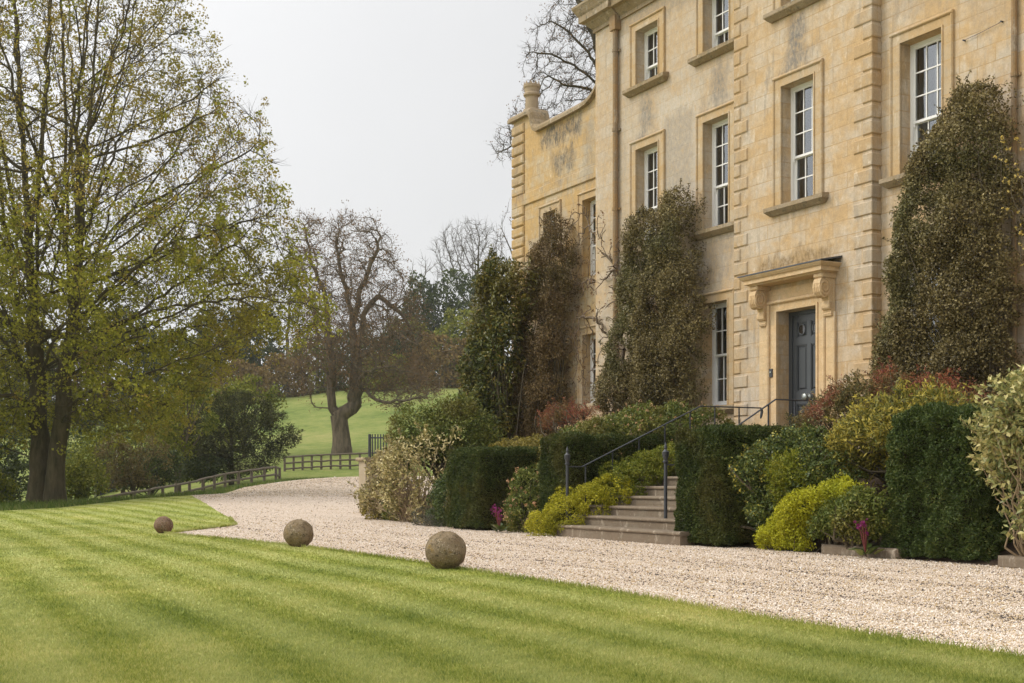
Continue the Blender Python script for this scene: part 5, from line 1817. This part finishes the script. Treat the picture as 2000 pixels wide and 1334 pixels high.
outline_shrub("leafy_shrub", "dull green leafy shrub between the yellow shrub and the nearest yew block", "shrub", [(1600, 1052), (1600, 1005), (1640, 975), (1700, 950), (1745, 955), (1750, 1040), (1700, 1058)], 11.72, .35, 330, 30, .10, .05, .026, M_bushg, B_stem,
              (-13.0, 11.9, .1), sticks=30, lw=dict(outward=.45))
outline_shrub("pale_variegated_shrub", "pale cream and green leaved shrub with bare stems at the right edge", "shrub", [(1973, 800), (1993, 770), (2033, 738), (2088, 730), (2158, 760), (2168, 1065), (2040, 1068), (2010, 1010), (1976, 965), (1966, 905), (1960, 860)], 11.95, .7,
              270, 15, .19, .095, .042, M_varieg2, B_pale, (-10.1, 12.0, .05), sticks=60, gaps=1.0, stem_r=.016, wisps=90, lw=dict(outward=.4, droop=.3))


def bergenia(u, n, z, s, label):
    t_ = thing("bergenia", label, "flower", (u, n, z))
    m1 = MB()
    for i in range(13):
        a = i * 2.4 + random.uniform(-.3, .3)
        d = Vector((cos(a), sin(a), 0))
        c = Vector((u, n, z)) + d * s * random.uniform(.25, .85) + Vector((0, 0, s * random.uniform(.12, .45)))
        side_ = d.cross(Vector((0, 0, 1)))
        up_ = (d * .85 + Vector((0, 0, random.uniform(.05, .7)))).normalized()
        R = s * random.uniform(.24, .36)
        ring = [c + (side_ * cos(b_) * .72 + up_ * sin(b_)) * R - d.cross(side_) * (0.12 * R * cos(2 * b_)) for b_ in [2 * pi * q / 10 for q in range(10)]]
        m1.add([c - d.cross(side_) * (-.12 * R)] + ring, [(0, q + 1, (q + 1) % 10 + 1) for q in range(10)])
        m1.tube([Vector((u, n, z)), c - up_ * R], .006, 4)
    m1.build("leaves", M_mixed, t_)
    m2 = MB()
    P_ = []
    for i in range(6):
        a = i * 1.05
        top = Vector((u + s * .5 * cos(a) * random.uniform(.3, 1), n - .05 + s * .25 * sin(a), z + s * random.uniform(1.0, 1.75)))
        m2.tube([Vector((u, n, z)), Vector((u, n, z)).lerp(top, .6) + Vector((0, 0, .03)), top], [.009, .007, .005], 5)
        for q in range(5):
            P_.append(tuple(top + Vector((random.gauss(0, s * .09), random.gauss(0, s * .08), random.gauss(-.02, s * .12)))))
    m2.build("flower_stems", plain_mat("red_stem", (0.18, 0.05, 0.045), 0.6, 0.2), t_)
    V_, F_ = clumps(np.array(P_), np.tile([0, 0, 1.], (len(P_), 1)), 12, s * .08, s * .085, s * .07)
    tag(np_obj("flowers", V_, F_, M_purple, t_), kind="stuff")


bergenia(-21.55, 11.15, .02, .27, "magenta flowered bergenia at the foot of the farthest yew block")
bergenia(-12.42, 11.6, .06, .24, "magenta flowered bergenia on the stone edging by the nearest yew block")

# stone edging below the right-hand bed
for (a_, b_, lab) in ((-13.45, -12.62, "low stone edging slab between the yellow shrub and the bergenia"), (-12.60, -12.05, "low stone edging slab under the bergenia and the nearest yew"), (-10.5, -9.3, "low stone edging slab at the right edge")):
    mb = MB()
    mb.cbox(a_, b_, 11.76, 12.05, -.02, .13, .03)
    tag(mb.build("edging_stone", M_step, None, ((a_ + b_) / 2, 11.8, 0)), lab, "edging", "stone edging slabs under the bed")

# gate pier and iron railing at the end of the planting
gp = onN(724, 935, 12.9)
t = thing("gate_pier", "square buff stone gate pier at the far end of the planting", "pier", (gp.x, 12.9, 0))
mb = MB()
mb.box(gp.x - .24, gp.x + .24, 12.66, 13.14, -.05, 1.46)
mb.build("shaft", M_pier, t)
mb = MB()
mb.cbox(gp.x - .32, gp.x + .32, 12.58, 13.22, 1.463, 1.56, .03)
mb.build("cap", M_sill, t)
g0, g1 = onZ(722, 890, 44), onZ(765, 890, 44)
t = thing("iron_railing", "short dark iron railing behind the gate pier", "railing", (g0.x, g0.y, Hs(g0.x, g0.y)))
m_ = MB()
zr = EYE + (YH - 848) / F * 44
for i in range(9):
    p = g0.lerp(g1, i / 8)
    m_.tube([(p.x, p.y, Hs(p.x, p.y)), (p.x, p.y, zr)], .022 if i else .05, 6)
for zz in (zr - .12, zr - .9):
    m_.tube([(g0.x, g0.y, zz), (g1.x, g1.y, zz)], .025, 6)
m_.build("bars", M_iron, t)

# ------------------------------------------------------------------ stone balls on the lawn edge
def ball_mat(name, c1, c2):
    m, nt, out = mk(name)
    ob = node(nt, 'ShaderNodeTexCoord').outputs['Object']
    a = noise(nt, ob, 7.0, 5.0, 0.7)
    b = noise(nt, ob, 26.0, 5.0, 0.75, 0.5)
    c = noise(nt, ob, 60.0, 4.0, 0.7)
    col = mixc(nt, mth(nt, 'MULTIPLY', mth(nt, 'SUBTRACT', a, 0.35), 3.0, True), (*c1, 1), (*c2, 1))
    col = mixc(nt, mth(nt, 'MULTIPLY', mth(nt, 'SUBTRACT', b, 0.5), 8.0, True), col, (0.075, 0.058, 0.038, 1))
    col = mixc(nt, mth(nt, 'MULTIPLY', mth(nt, 'MULTIPLY', mth(nt, 'SUBTRACT', c, 0.54), 9.0, True), mth(nt, 'MULTIPLY', mth(nt, 'SUBTRACT', a, 0.42), 5.0, True)), col, (0.50, 0.43, 0.31, 1))
    col = mixc(nt, mth(nt, 'MULTIPLY', mth(nt, 'SUBTRACT', noise(nt, ob, 13.0, 4.0, 0.7), 0.58), 8.0, True), col, (0.27, 0.175, 0.06, 1))
    h = mth(nt, 'ADD', mth(nt, 'MULTIPLY', b, 1.0), mth(nt, 'MULTIPLY', c, 0.5))
    p = pri(nt, col, 0.95, 0.1, normal=bump(nt, h, 0.9, 0.02))
    nt.links.new(p.outputs[0], out.inputs[0])
    return m


import bmesh
mats_b = [ball_mat("lichened_stone", (0.20, 0.145, 0.085), (0.25, 0.19, 0.12)), ball_mat("red_brown_stone", (0.17, 0.10, 0.065), (0.22, 0.145, 0.10))]
for (px_, py_, dia, lab, mt) in ((864, 1115, .445, "largest lichened stone ball, nearest the camera on the lawn edge", 0), (578, 1071, .43, "middle grey lichened stone ball on the lawn edge", 0), (315, 1044, .335, "smallest reddish stone ball at the point of the gravel", 1)):
    Zb = EYE * F / (py_ - YH)
    X_ = (px_ - 1000) / F * Zb
    u_, n_ = XZ(X_, Zb)
    R = dia / 2
    bm = bmesh.new()
    bmesh.ops.create_icosphere(bm, subdivisions=5, radius=R)
    off = Vector((px_, 0, 0))
    for v in bm.verts:
        d = v.co.normalized()
        v.co += d * (.010 * mnoise.noise(d * 2.2 + off) + .004 * mnoise.noise(d * 9 + off) + .002 * mnoise.noise(d * 24 + off))
        v.co.z *= .97
        v.co.z = max(v.co.z, -R * .95)
    me = bpy.data.meshes.new("stone_ball")
    bm.to_mesh(me)
    bm.free()
    me.polygons.foreach_set('use_smooth', np.ones(len(me.polygons), dtype=bool))
    o = new_obj("stone_ball", me, mats_b[mt], None, (u_, n_ + .04, R * .93 + .01))
    tag(o, lab, "stone ball", "stone balls along the lawn edge")

# ------------------------------------------------------------------ post-and-rail fences
def fence(label, pts, hts, posts, rails_z, r, grp):
    """pts: (u, n) route; every post its own part, each run of rail one part"""
    t_ = thing("post_and_rail_fence", label, "fence", (pts[0][0], pts[0][1], Hs(*pts[0])), grp)
    P_ = [Vector((*p, 0)) for p in pts]
    ln = [0]
    for a, b in zip(P_[:-1], P_[1:]):
        ln.append(ln[-1] + (b - a).length)

    def at(s):
        for i in range(len(P_) - 1):
            if s <= ln[i + 1] or i == len(P_) - 2:
                f = (s - ln[i]) / (ln[i + 1] - ln[i])
                p = P_[i].lerp(P_[i + 1], f)
                return p, hts[i] + (hts[i + 1] - hts[i]) * f
    ss = np.linspace(0, ln[-1], posts)
    for s in ss:
        p, top_ = at(s)
        m1 = MB()
        g_ = Hs(p.x, p.y)
        m1.tube([(p.x, p.y, g_ - .1), (p.x + random.gauss(0, .015), p.y, top_ + .06)], [r * 1.35, r * 1.25], 6)
        m1.build("post", M_fence, t_)
    for dz in rails_z:
        m1 = MB()
        line = [at(s) for s in np.linspace(0, ln[-1], posts * 2 - 1)]
        m1.tube([(p.x + .04, p.y - .06, h_ - dz + random.gauss(0, .012)) for p, h_ in line], [r * random.uniform(.85, 1.1) for _ in line], 7)
        m1.build("rail", M_fence, t_)
    return t_


G_f = "timber post and rail fences"
fp = [(200, 973, 57), (270, 961, 60), (350, 947, 64), (400, 936, 66.5), (440, 926, 69), (500, 917, 72), (538, 912, 74), (546, 915, 75.5)]
pp = [onZ(a, b, c) for a, b, c in fp]
fence("rustic timber fence climbing from the lawn edge to the drive", [(p.x, p.y) for p in pp], [p.z for p in pp], 15, (.0, .42, .82), .062, G_f)
fp = [(556, 893, 86), (600, 890, 87), (668, 887, 88), (722, 885, 88), (760, 884, 88)]
pp = [onZ(a, b, c) for a, b, c in fp]
fence("level timber field fence in front of the old oak", [(p.x, p.y) for p in pp], [p.z for p in pp], 12, (.0, .40, .78), .06, G_f)

# ------------------------------------------------------------------ the big tree on the left
def bigtree():
    T = Tree()
    ZT_ = 50.0

    def q(px, py, Z=ZT_):
        return tuple(onZ(px, py, Z))
    T.chain([q(76, 992), q(79, 900), q(77, 800), q(70, 700), q(60, 560), q(52, 420), q(42, 280), q(32, 100), q(28, -100)], step=.45, wob=.04)
    T.chain([q(108, 992, 49.7), q(111, 900, 49.7), q(119, 800, 49.7), q(136, 680), q(150, 560), q(152, 420), q(152, 250), q(165, 60), q(172, -140)], step=.45, wob=.04)
    for at, pts in [((128, 720), [(190, 650, 49.2), (280, 612, 48.4), (400, 590, 47.6), (520, 580, 47), (610, 605, 46.6)]),
                    ((118, 800), [(180, 760, 49), (290, 728, 48), (400, 690, 47), (520, 640, 46.5)]),
                    ((145, 610), [(200, 500, 50.5), (270, 395, 51), (340, 295, 51.5), (395, 190, 52)]),
                    ((150, 540), [(220, 440, 50), (310, 385, 50), (430, 330, 50), (515, 270, 50)]),
                    ((140, 650), [(230, 545, 50.5), (330, 475, 51), (450, 445, 51), (545, 405, 51)]),
                    ((152, 420), [(200, 290, 50), (240, 140, 50), (275, -40, 50)]),
                    ((152, 300), [(215, 180, 49), (300, 60, 48.5), (350, -20, 48)]),
                    ((70, 700), [(15, 630, 50), (-70, 560, 50), (-170, 500, 50)]),
                    ((60, 560), [(0, 430, 50.5), (-60, 300, 51), (-120, 150, 51)]),
                    ((78, 790), [(20, 770, 48), (-60, 760, 46.5), (-150, 740, 45.5)]),
                    ((78, 760), [(95, 700, 47.5), (120, 640, 45.5), (160, 590, 44)]),
                    ((112, 820), [(150, 800, 47.5), (210, 790, 45.5), (280, 770, 44)]),
                    ((115, 770), [(140, 700, 53), (190, 620, 55.5), (260, 560, 57)]),
                    ((60, 600), [(40, 500, 53), (10, 380, 55), (-10, 250, 56)]),
                    ((152, 480), [(190, 380, 47.5), (240, 260, 45.5), (290, 160, 44.5)])]:
        T.chain([q(*p) for p in pts], T.near(q(*at)), .45, .06)
    lead = [[(77, 800), (70, 700), (60, 560), (52, 420), (42, 280), (32, 100)], [(119, 800), (136, 680), (150, 560), (152, 420), (152, 250), (165, 60)]]
    ends = [(-420, 560), (-380, 300), (-300, 120), (-180, 0), (-80, -180), (20, -240), (120, -250), (210, -230), (290, -120), (340, -40), (380, 60), (425, 130), (465, 210), (515, 260), (530, 340), (545, 410), (560, 480), (590, 560), (470, 640), (430, 700)]
    for i in range(70):
        L_ = lead[i % 2]
        a_ = rng.uniform(0.2, 4.6)
        k_ = int(a_)
        sx, sy = L_[k_][0] + (L_[k_ + 1][0] - L_[k_][0]) * (a_ - k_), L_[k_][1] + (L_[k_ + 1][1] - L_[k_][1]) * (a_ - k_)
        ex, ey = ends[rng.integers(len(ends))]
        ey = min(ey, sy - rng.uniform(120, 330))
        fr = rng.uniform(.55, .92)
        ex, ey = sx + (ex - sx) * fr, sy + (ey - sy) * fr
        if not in_poly(np.array([[ex, ey]]), [(-430, 900), (-450, 600), (-380, 300), (-250, 50), (-60, -230), (200, -260), (330, -60), (375, 40), (420, 130), (460, 210), (520, 255), (535, 340), (550, 410), (600, 560), (480, 690)])[0]:
            continue
        dz = rng.uniform(-6.5, 6.5) * (1 - .5 * abs(ex - sx) / 500)
        T.chain([q(sx + (ex - sx) * .33, sy + (ey - sy) * .26, ZT_ + dz * .4), q(sx + (ex - sx) * .68, sy + (ey - sy) * .62, ZT_ + dz * .75), q(ex, ey, ZT_ + dz)], T.near(q(sx, sy)), .45, .05)
    pol = [(-420, 870), (-450, 600), (-380, 300), (-250, 50), (-60, -230), (200, -260), (330, -60), (375, 40), (432, 120), (470, 200), (528, 245), (540, 330), (552, 400), (565, 470), (605, 560), (650, 620), (605, 672), (490, 690),
           (430, 735), (385, 790), (330, 840), (220, 865), (100, 860), (0, 885)]
    A = attr_px(pol, ZT_, 8.5, 8500)
    T.grow(A, .40, .52, 4.5, 140, trop=(0, 0, .28), jit=.14, maxn=24000)
    T.smooth(2)
    T.radii(.0095, 2.25, .35)
    base = onZ(92, 985, ZT_)
    t = thing("large_maple_tree", "huge twin trunked tree coming into olive leaf on the left", "tree", (base.x, base.y, Hs(base.x, base.y)))
    V, Fc = T.mesh(.03, (0.0, 2.0, .5))
    tw, tp, td = T.twigs(.026, 3, .75, .0085, .6, .4, 2, 3)
    V, Fc = join_np([(V, Fc), tw])
    np_obj("trunk", V, Fc, B_dark, t)
    zz = tp[:, 2]
    hi_ = np.clip((zz - 8.0) / 5.0, 0, 1)
    nz_ = np.array([mnoise.noise(Vector(p * .45)) for p in tp])
    keep = rng.random(len(tp)) < (1 - .32 * hi_) * np.clip(.62 + 1.9 * nz_, .12, 1)
    low = keep & (rng.random(len(tp)) > hi_ * .75 + .1)
    up = keep & ~low
    V, Fc = clumps(tp[low], td[low], 18, .28, .135, .095, outward=.3, droop=.25)
    np_obj("crown", V, Fc, M_spring, t)
    V, Fc = clumps(tp[up], td[up], 13, .22, .10, .075, outward=.3)
    np_obj("crown", V, Fc, M_springb, t)
    print("bigtree", len(T.p), len(tp), keep.sum())


bigtree()


# ------------------------------------------------------------------ the old oak in the meadow
def oak():
    T = Tree()

    def q(px, py, Z=100.0):
        return tuple(onZ(px, py, Z))
    T.chain([q(668, 893), q(668, 860), q(666, 832), q(660, 812)], step=.5, wob=.03)
    for at, pts in [((662, 815), [(650, 795), (649, 740), (642, 660), (633, 570), (605, 500), (598, 450)]),
                    ((662, 815), [(688, 800), (697, 760), (694, 690), (688, 620), (668, 540), (655, 470)]),
                    ((697, 760), [(735, 782, 98), (790, 788, 97), (850, 765, 96)]),
                    ((692, 670), [(716, 600), (740, 575), (775, 605), (800, 640)]),
                    ((690, 650), [(705, 560), (730, 500), (745, 460)]),
                    ((649, 745), [(625, 715), (598, 735), (575, 745)]),
                    ((650, 790), [(628, 795), (610, 800), (604, 770)]),
                    ((642, 660), [(612, 600, 101), (580, 560, 102), (555, 540, 102)]),
                    ((694, 700), [(730, 680, 99), (770, 650, 98), (800, 665, 97)]),
                    ((690, 760), [(716, 725, 97), (760, 715, 96), (815, 730, 95)])]:
        T.chain([q(*p) for p in pts], T.near(q(*at)), .5, .09)
    A = attr_px([(545, 540), (556, 440), (600, 412), (640, 430), (690, 408), (740, 430), (775, 480), (800, 540), (835, 600), (838, 690), (870, 745), (850, 790), (770, 800), (700, 770), (640, 760), (585, 770), (560, 700), (575, 620)], 100, 7, 3000)
    A = np.concatenate([A, attr_px([(590, 600), (700, 560), (800, 590), (835, 690), (870, 745), (845, 785), (740, 790), (690, 760), (640, 750), (590, 720)], 99, 5, 1700)])
    T.grow(A, .5, .65, 5, 90, trop=(0, 0, .04), jit=.34, maxn=11000)
    T.smooth(1)
    T.radii(.02, 2.2, .66)
    b = onZ(668, 887, 100)
    t = thing("old_oak_tree", "gnarled old oak with a thick trunk and russet buds in the meadow", "tree", (b.x, b.y, Hs(b.x, b.y)))
    V, Fc = T.mesh(.06, (b.z, 2.2, .30))
    tw, tp, td = T.twigs(.045, 6, .75, .015, 1.0, .05, 2, 3)
    np_obj("trunk", V, Fc, B_oak, t)
    tag(np_obj("twigs", tw[0], tw[1], M_twigr, t), kind="stuff")
    j = rng.random(len(tp)) < .5
    V, Fc = clumps(tp[j], td[j], 3, .3, .14, .09)
    np_obj("crown", V, Fc, M_bud, t)
    print("oak", len(T.p), len(tp))


oak()


def bare_tree(name, label, poly, Z0, trunk_px, y0, ytop, k, step, rmax, Tdep, bark, twigm, tw=(2, 1.0, .014), group=None, leaf=None, kill=None, limbs=(), trop=.15, jit=.2, lp=.3):
    T = Tree()
    b = onZ(trunk_px, y0, Z0)
    b.z = Hs(b.x, b.y) - .1
    T.chain([tuple(b), tuple(onZ(trunk_px + rng.normal(0, 4), (y0 + ytop) / 2, Z0)), tuple(onZ(trunk_px + rng.normal(0, 5), ytop, Z0))], step=step, wob=step * .12)
    for at, pts in limbs:
        T.chain([tuple(onZ(*p)) for p in pts], T.near(onZ(at[0], at[1], Z0)), step, step * .15)
    A = attr_px(poly, Z0, Tdep, k)
    T.grow(A, step, step * 1.4, step * 10, 70, trop=(0, 0, trop), jit=jit, maxn=k * 3)
    T.smooth(1)
    T.radii(tw[2] * 1.1, 2.25, rmax)
    t = thing(name, label, "tree", b, group)
    V, Fc = T.mesh(.08)
    np_obj("trunk", V, Fc, bark, t)
    (V, Fc), tp, td = T.twigs(rmax * .2, tw[0], tw[1], tw[2], .7, .25, 2, 3)
    tag(np_obj("twigs", V, Fc, twigm, t), kind="stuff")
    if leaf:
        j = rng.random(len(tp)) < lp
        V, Fc = clumps(tp[j], td[j], 3, tw[1] * .4, tw[1] * .2, tw[1] * .13)
        np_obj("crown", V, Fc, leaf, t)
    return t


bare_tree("bare_tree", "tall leafless tree rising behind the house roof and parapet", [(1012, 105), (1032, 55), (1075, 5), (1100, -70), (1180, -160), (1330, -160), (1330, 260), (1200, 300), (1130, 255), (1070, 250), (1000, 320), (962, 318), (958, 280), (1000, 205), (1022, 150)],
          62, 1186, 930, 190, 4200, .25, .3, 3.2, B_dark, M_twig, (3, .42, .0085), leaf=M_bud, lp=.2, jit=.3, trop=.06,
          limbs=[((1186, 200), [(1168, 165, 62), (1130, 135, 61.5), (1085, 110, 61), (1040, 100, 61)]), ((1186, 210), [(1150, 172, 61.5), (1100, 165, 61), (1060, 140, 60.5)]), ((1186, 230), [(1165, 80, 62), (1140, 20, 62), (1110, -30, 62)]),
                 ((1186, 300), [(1140, 270, 62.5), (1060, 270, 63), (1000, 285, 63), (970, 300, 63)]), ((1186, 200), [(1160, 120, 61), (1110, 60, 61), (1075, 40, 61)])])
bare_tree("bare_tree", "bare brown twigged tree just left of the wing corner", [(962, 520), (955, 450), (982, 405), (1040, 370), (1090, 420), (1090, 560), (1000, 560)], 85, 1045, 930, 600, 420, .45, .25, 2.5, B_dark, M_twig, (2, .6, .012), leaf=M_bud, lp=.2, jit=.3)

# ------------------------------------------------------------------ woods along the hill top
G_w = "trees of the wood along the top of the meadow"
G_b = "bushes of the hedgerow along the top of the meadow"
bare_tree("bare_tree", "tall grey leafless tree on the hilltop, highest on the right of the wood", [(842, 480), (860, 448), (905, 430), (950, 432), (985, 460), (990, 540), (940, 600), (890, 590), (850, 530)], 205, 926, 760, 600, 2200, .75, .45, 5, B_grey, M_twigg, (4, 1.5, .026), G_w, trop=.25)
bare_tree("bare_tree", "slender pale bare tree right of the oak crown on the hilltop", [(790, 560), (800, 510), (830, 492), (858, 510), (862, 600), (800, 620)], 215, 828, 760, 600, 300, 1.0, .3, 3, B_grey, M_twigg, (3, 1.6, .028), G_w, trop=.3)
for i, (px_, yt, wd, lab) in enumerate([(690, 500, 60, "pale bare birch seen through the oak crown"), (620, 520, 60, "pale bare birch left of the oak trunk line"), (565, 520, 60, "pale bare birch at the left of the oak crown"), (745, 560, 60, "short pale bare birch right of the oak crown"),
                                        (470, 520, 80, "bare tree on the hilltop behind the right boughs of the big tree"), (390, 500, 90, "bare tree on the hilltop behind the middle of the big tree"), (280, 490, 110, "bare hilltop tree seen between the limbs of the big tree"),
                                        (180, 520, 110, "bare hilltop tree right behind the big tree trunks"), (30, 500, 120, "bare hilltop tree at the left edge of the picture")]):
    bare_tree("bare_tree", lab, [(px_ - wd / 2, yt + 110), (px_ - wd * .4, yt + 35), (px_, yt), (px_ + wd * .4, yt + 35), (px_ + wd / 2, yt + 110), (px_ + wd * .2, yt + 170), (px_ - wd * .2, yt + 170)], 212 + 5 * (i % 3), px_, 760, yt + 90, 260, 1.1, .3, 3, B_grey, M_twigg,
              (3, 1.7, .028), G_w, trop=.35)


def blob_px(px, yt, wd, yb):
    r_ = random.Random(int(px * 7 + yt))
    h = yb - yt
    pts = []
    for i in range(14):
        a = 2 * pi * i / 14
        k = r_.uniform(.82, 1.12)
        pts.append((px + wd / 2 * k * sin(a), yb - h * (.5 + .5 * cos(a) * k) if cos(a) > -0.5 else yb + 28))
    return pts


far = [  # centre, top, width, bottom, Z, kind, category, label
    (905, 520, 150, 745, 196, M_ivy, "tree", "dark ivy clad tree below the tall grey bare tree"),
    (822, 528, 70, 730, 192, M_ivy, "tree", "narrow dark ivy clad tree left of the hilltop gap"),
    (905, 598, 120, 740, 182, M_hillg, "bush", "yellow green bush in front of the dark ivy clad tree"),
    (790, 640, 120, 750, 186, M_ivy, "bush", "dark green bush right of the oak on the hilltop"),
    (800, 610, 90, 720, 190, M_hillg, "tree", "mid green tree behind the russet bushes"),
    (868, 655, 150, 752, 178, M_russet, "bush", "russet brown bush on the hill right of the oak"),
    (750, 690, 110, 752, 178, M_hillg, "bush", "low green bush behind the oak boughs"),
    (940, 660, 120, 748, 180, M_russet, "bush", "russet bush half hidden by the dark wall shrub"),
    (690, 640, 120, 752, 184, M_ivy, "bush", "dark bush straight behind the oak limbs"),
    (620, 650, 120, 756, 184, M_hillg, "bush", "olive green bush left of the oak limbs"),
    (560, 690, 110, 758, 182, M_russet, "bush", "brown bush at the left end of the open meadow"),
    (510, 590, 110, 760, 194, M_ivy, "tree", "dark conifer like tree left of the oak"),
    (430, 600, 130, 780, 190, M_ivy, "tree", "dark evergreen behind the tips of the big tree boughs"),
    (340, 640, 150, 800, 186, M_hillg, "tree", "green tree behind the middle of the big tree"),
    (250, 600, 150, 830, 180, M_ivy, "tree", "dark tree seen right of the big trunks"),
    (150, 640, 160, 850, 176, M_russet, "tree", "brown tree directly behind the big trunks"),
    (40, 610, 180, 870, 172, M_ivy, "tree", "dark tree left of the big trunks"),
    (-70, 640, 180, 880, 168, M_hillg, "tree", "green tree at the left edge behind the big tree"),
    (470, 700, 110, 790, 176, M_russet, "bush", "brown hedgerow bush below the dark evergreen"),
]
for (px_, yt, wd, yb, Z_, mt, cat_, lab) in far:
    sc_ = Z_ / F
    area = wd * (yb - yt) * sc_ * sc_
    far_shrub("wood_tree" if cat_ == "tree" else "hedgerow_bush", lab, cat_, blob_px(px_, yt, wd, yb), Z_, wd * sc_ * .4, int(area * 3.2) + 60, 15, .75, .5, .32, mt, B_grey, group=G_w if cat_ == "tree" else G_b, sticks=10)

# ------------------------------------------------------------------ shrubs and small trees beyond the lawn
far_shrub("yew_tree", "broad dark green yew with drooping sprays beside the rustic fence", "tree", [(362, 930), (350, 870), (362, 825), (395, 790), (450, 765), (500, 772), (545, 800), (575, 828), (596, 848), (575, 872), (545, 900), (520, 930), (440, 940)], 80, 3.0, 900, 26, .34,
          .24, .05, leaf_mat("yew_spray", [(0, (0.018, 0.022, 0.006)), (.5, (0.05, 0.055, 0.014)), (1, (0.12, 0.11, 0.03))], .6, .25, .15, .4), B_dark, 452, lw=dict(outward=.9, droop=.5))
far_shrub("hazel_tree", "small green tree with a pale trunk left of the dark yew", "tree", [(300, 900), (285, 830), (300, 760), (340, 725), (400, 720), (430, 760), (425, 830), (400, 880), (350, 905)], 76, 2.4, 330, 16, .4, .2, .13, M_hillg, B_oak, 347, lw=dict(droop=.3), gaps=.9)
far_shrub("catkin_bush", "brownish bush with hanging catkins right of the big trunks", "bush", [(190, 955), (180, 900), (200, 860), (250, 840), (310, 850), (340, 890), (330, 940), (280, 950)], 68, 1.6, 260, 14, .28, .16, .07,
          leaf_mat("catkin_leaf", [(0, (0.07, 0.055, 0.02)), (1, (0.22, 0.165, 0.06))], .6, .2, .3, .5), B_dark, lw=dict(droop=.9), gaps=.75)
far_shrub("dark_bush", "dark green bush left of the big trunks", "bush", [(-60, 985), (-60, 890), (-20, 860), (30, 870), (50, 910), (45, 985)], 58, 1.5, 300, 16, .28, .15, .09, M_ivy, B_dark)
far_shrub("dark_bush", "dark bush just right of the big trunks at ground level", "bush", [(118, 975), (120, 920), (150, 885), (195, 895), (215, 940), (205, 972)], 62, 1.2, 220, 16, .26, .15, .09, M_hillg, B_dark)
far_shrub("dark_bush", "shaded evergreen mass under the middle of the big tree canopy", "bush", [(60, 960), (80, 850), (180, 800), (300, 800), (380, 820), (400, 900), (380, 950), (200, 960)], 105, 3, 420, 16, .5, .3, .18, M_ivy, B_dark)
far_shrub("dark_bush", "green bush behind the dark yew towards the meadow", "bush", [(400, 880), (395, 800), (430, 750), (490, 735), (545, 745), (560, 790), (540, 830), (500, 880)], 100, 2.5, 260, 15, .45, .26, .16, M_hillg, B_dark, gaps=.85)
far_shrub("dark_bush", "dark shrubbery between the catkin bush and the hazel at the fence", "bush", [(225, 962), (235, 905), (290, 880), (350, 885), (365, 930), (330, 952)], 70, 1.4, 260, 16, .28, .15, .09, M_ivy, B_dark)
far_shrub("dark_bush", "dark shrubbery behind the fence at the foot of the yew", "bush", [(340, 945), (350, 900), (400, 890), (450, 900), (455, 930), (400, 938)], 78, 1.2, 200, 16, .3, .16, .1, M_ivy, B_dark)
far_shrub("dark_bush", "green thicket filling the gap right of the big trunks behind the fence", "bush", [(110, 950), (130, 870), (200, 830), (290, 830), (360, 860), (370, 940), (250, 955)], 88, 2.0, 420, 16, .34, .2, .12, M_hillg, B_dark)
far_shrub("dark_bush", "thicket between the hazel and the yew reaching up to the boughs", "bush", [(290, 900), (300, 800), (360, 760), (440, 770), (460, 860), (420, 910)], 92, 2.0, 360, 16, .36, .2, .12, M_hillg, B_dark)
far_shrub("dark_bush", "dark thicket behind the big trunks at the left edge of the picture", "bush", [(-90, 960), (-90, 850), (-20, 820), (60, 840), (130, 860), (140, 940), (40, 960)], 84, 2.0, 420, 16, .34, .2, .12, M_ivy, B_dark)
far_shrub("dark_bush", "low dark bush at the left edge of the lawn", "bush", [(-80, 1000), (-80, 930), (-20, 915), (25, 930), (40, 985)], 52, 1.0, 220, 16, .24, .13, .08, M_hillg, B_dark)
s0, s1 = onZ(188, 940, 92), onZ(336, 935, 96)
t = thing("windbreak_screen", "dark blue grey mesh windbreak half hidden under the trees", "screen", (s0.x, s0.y, Hs(s0.x, s0.y)))
m_ = MB()
zt0 = EYE + (YH - 905) / F * 94
m_.add([(s0.x, s0.y, -2.0), (s1.x, s1.y, -2.0), (s1.x, s1.y, zt0), (s0.x, s0.y, zt0), (s0.x, s0.y + .04, -2.0), (s1.x, s1.y + .04, -2.0), (s1.x, s1.y + .04, zt0), (s0.x, s0.y + .04, zt0)],
       [(0, 1, 2, 3), (4, 7, 6, 5), (3, 2, 6, 7), (0, 3, 7, 4), (1, 5, 6, 2)])
m_.build("mesh_panel", plain_mat("windbreak_net", (0.045, 0.05, 0.056), 0.9, 0.1), t)
for f_ in (.0, .28, .55, .82):
    p = s0.lerp(s1, f_)
    m_ = MB()
    m_.tube([(p.x, p.y - .08, -2), (p.x, p.y - .08, zt0 + .9)], .045, 8)
    m_.build("post", M_twigg if f_ != .28 else M_white, t)

# ------------------------------------------------------------------ thin spring haze over the valley
HAZE = 0.00022
if HAZE:
    m, nt, out = mk("haze")
    pv = node(nt, 'ShaderNodeVolumePrincipled', None, Density=HAZE, Anisotropy=0.2)
    pv.inputs['Color'].default_value = (0.93, 0.95, 1.0, 1)
    nt.links.new(pv.outputs[0], out.inputs['Volume'])
    mb = MB()
    mb.box(-700, 420, -420, 760, -60, 75)
    tag(mb.build("haze", m), kind='stuff')
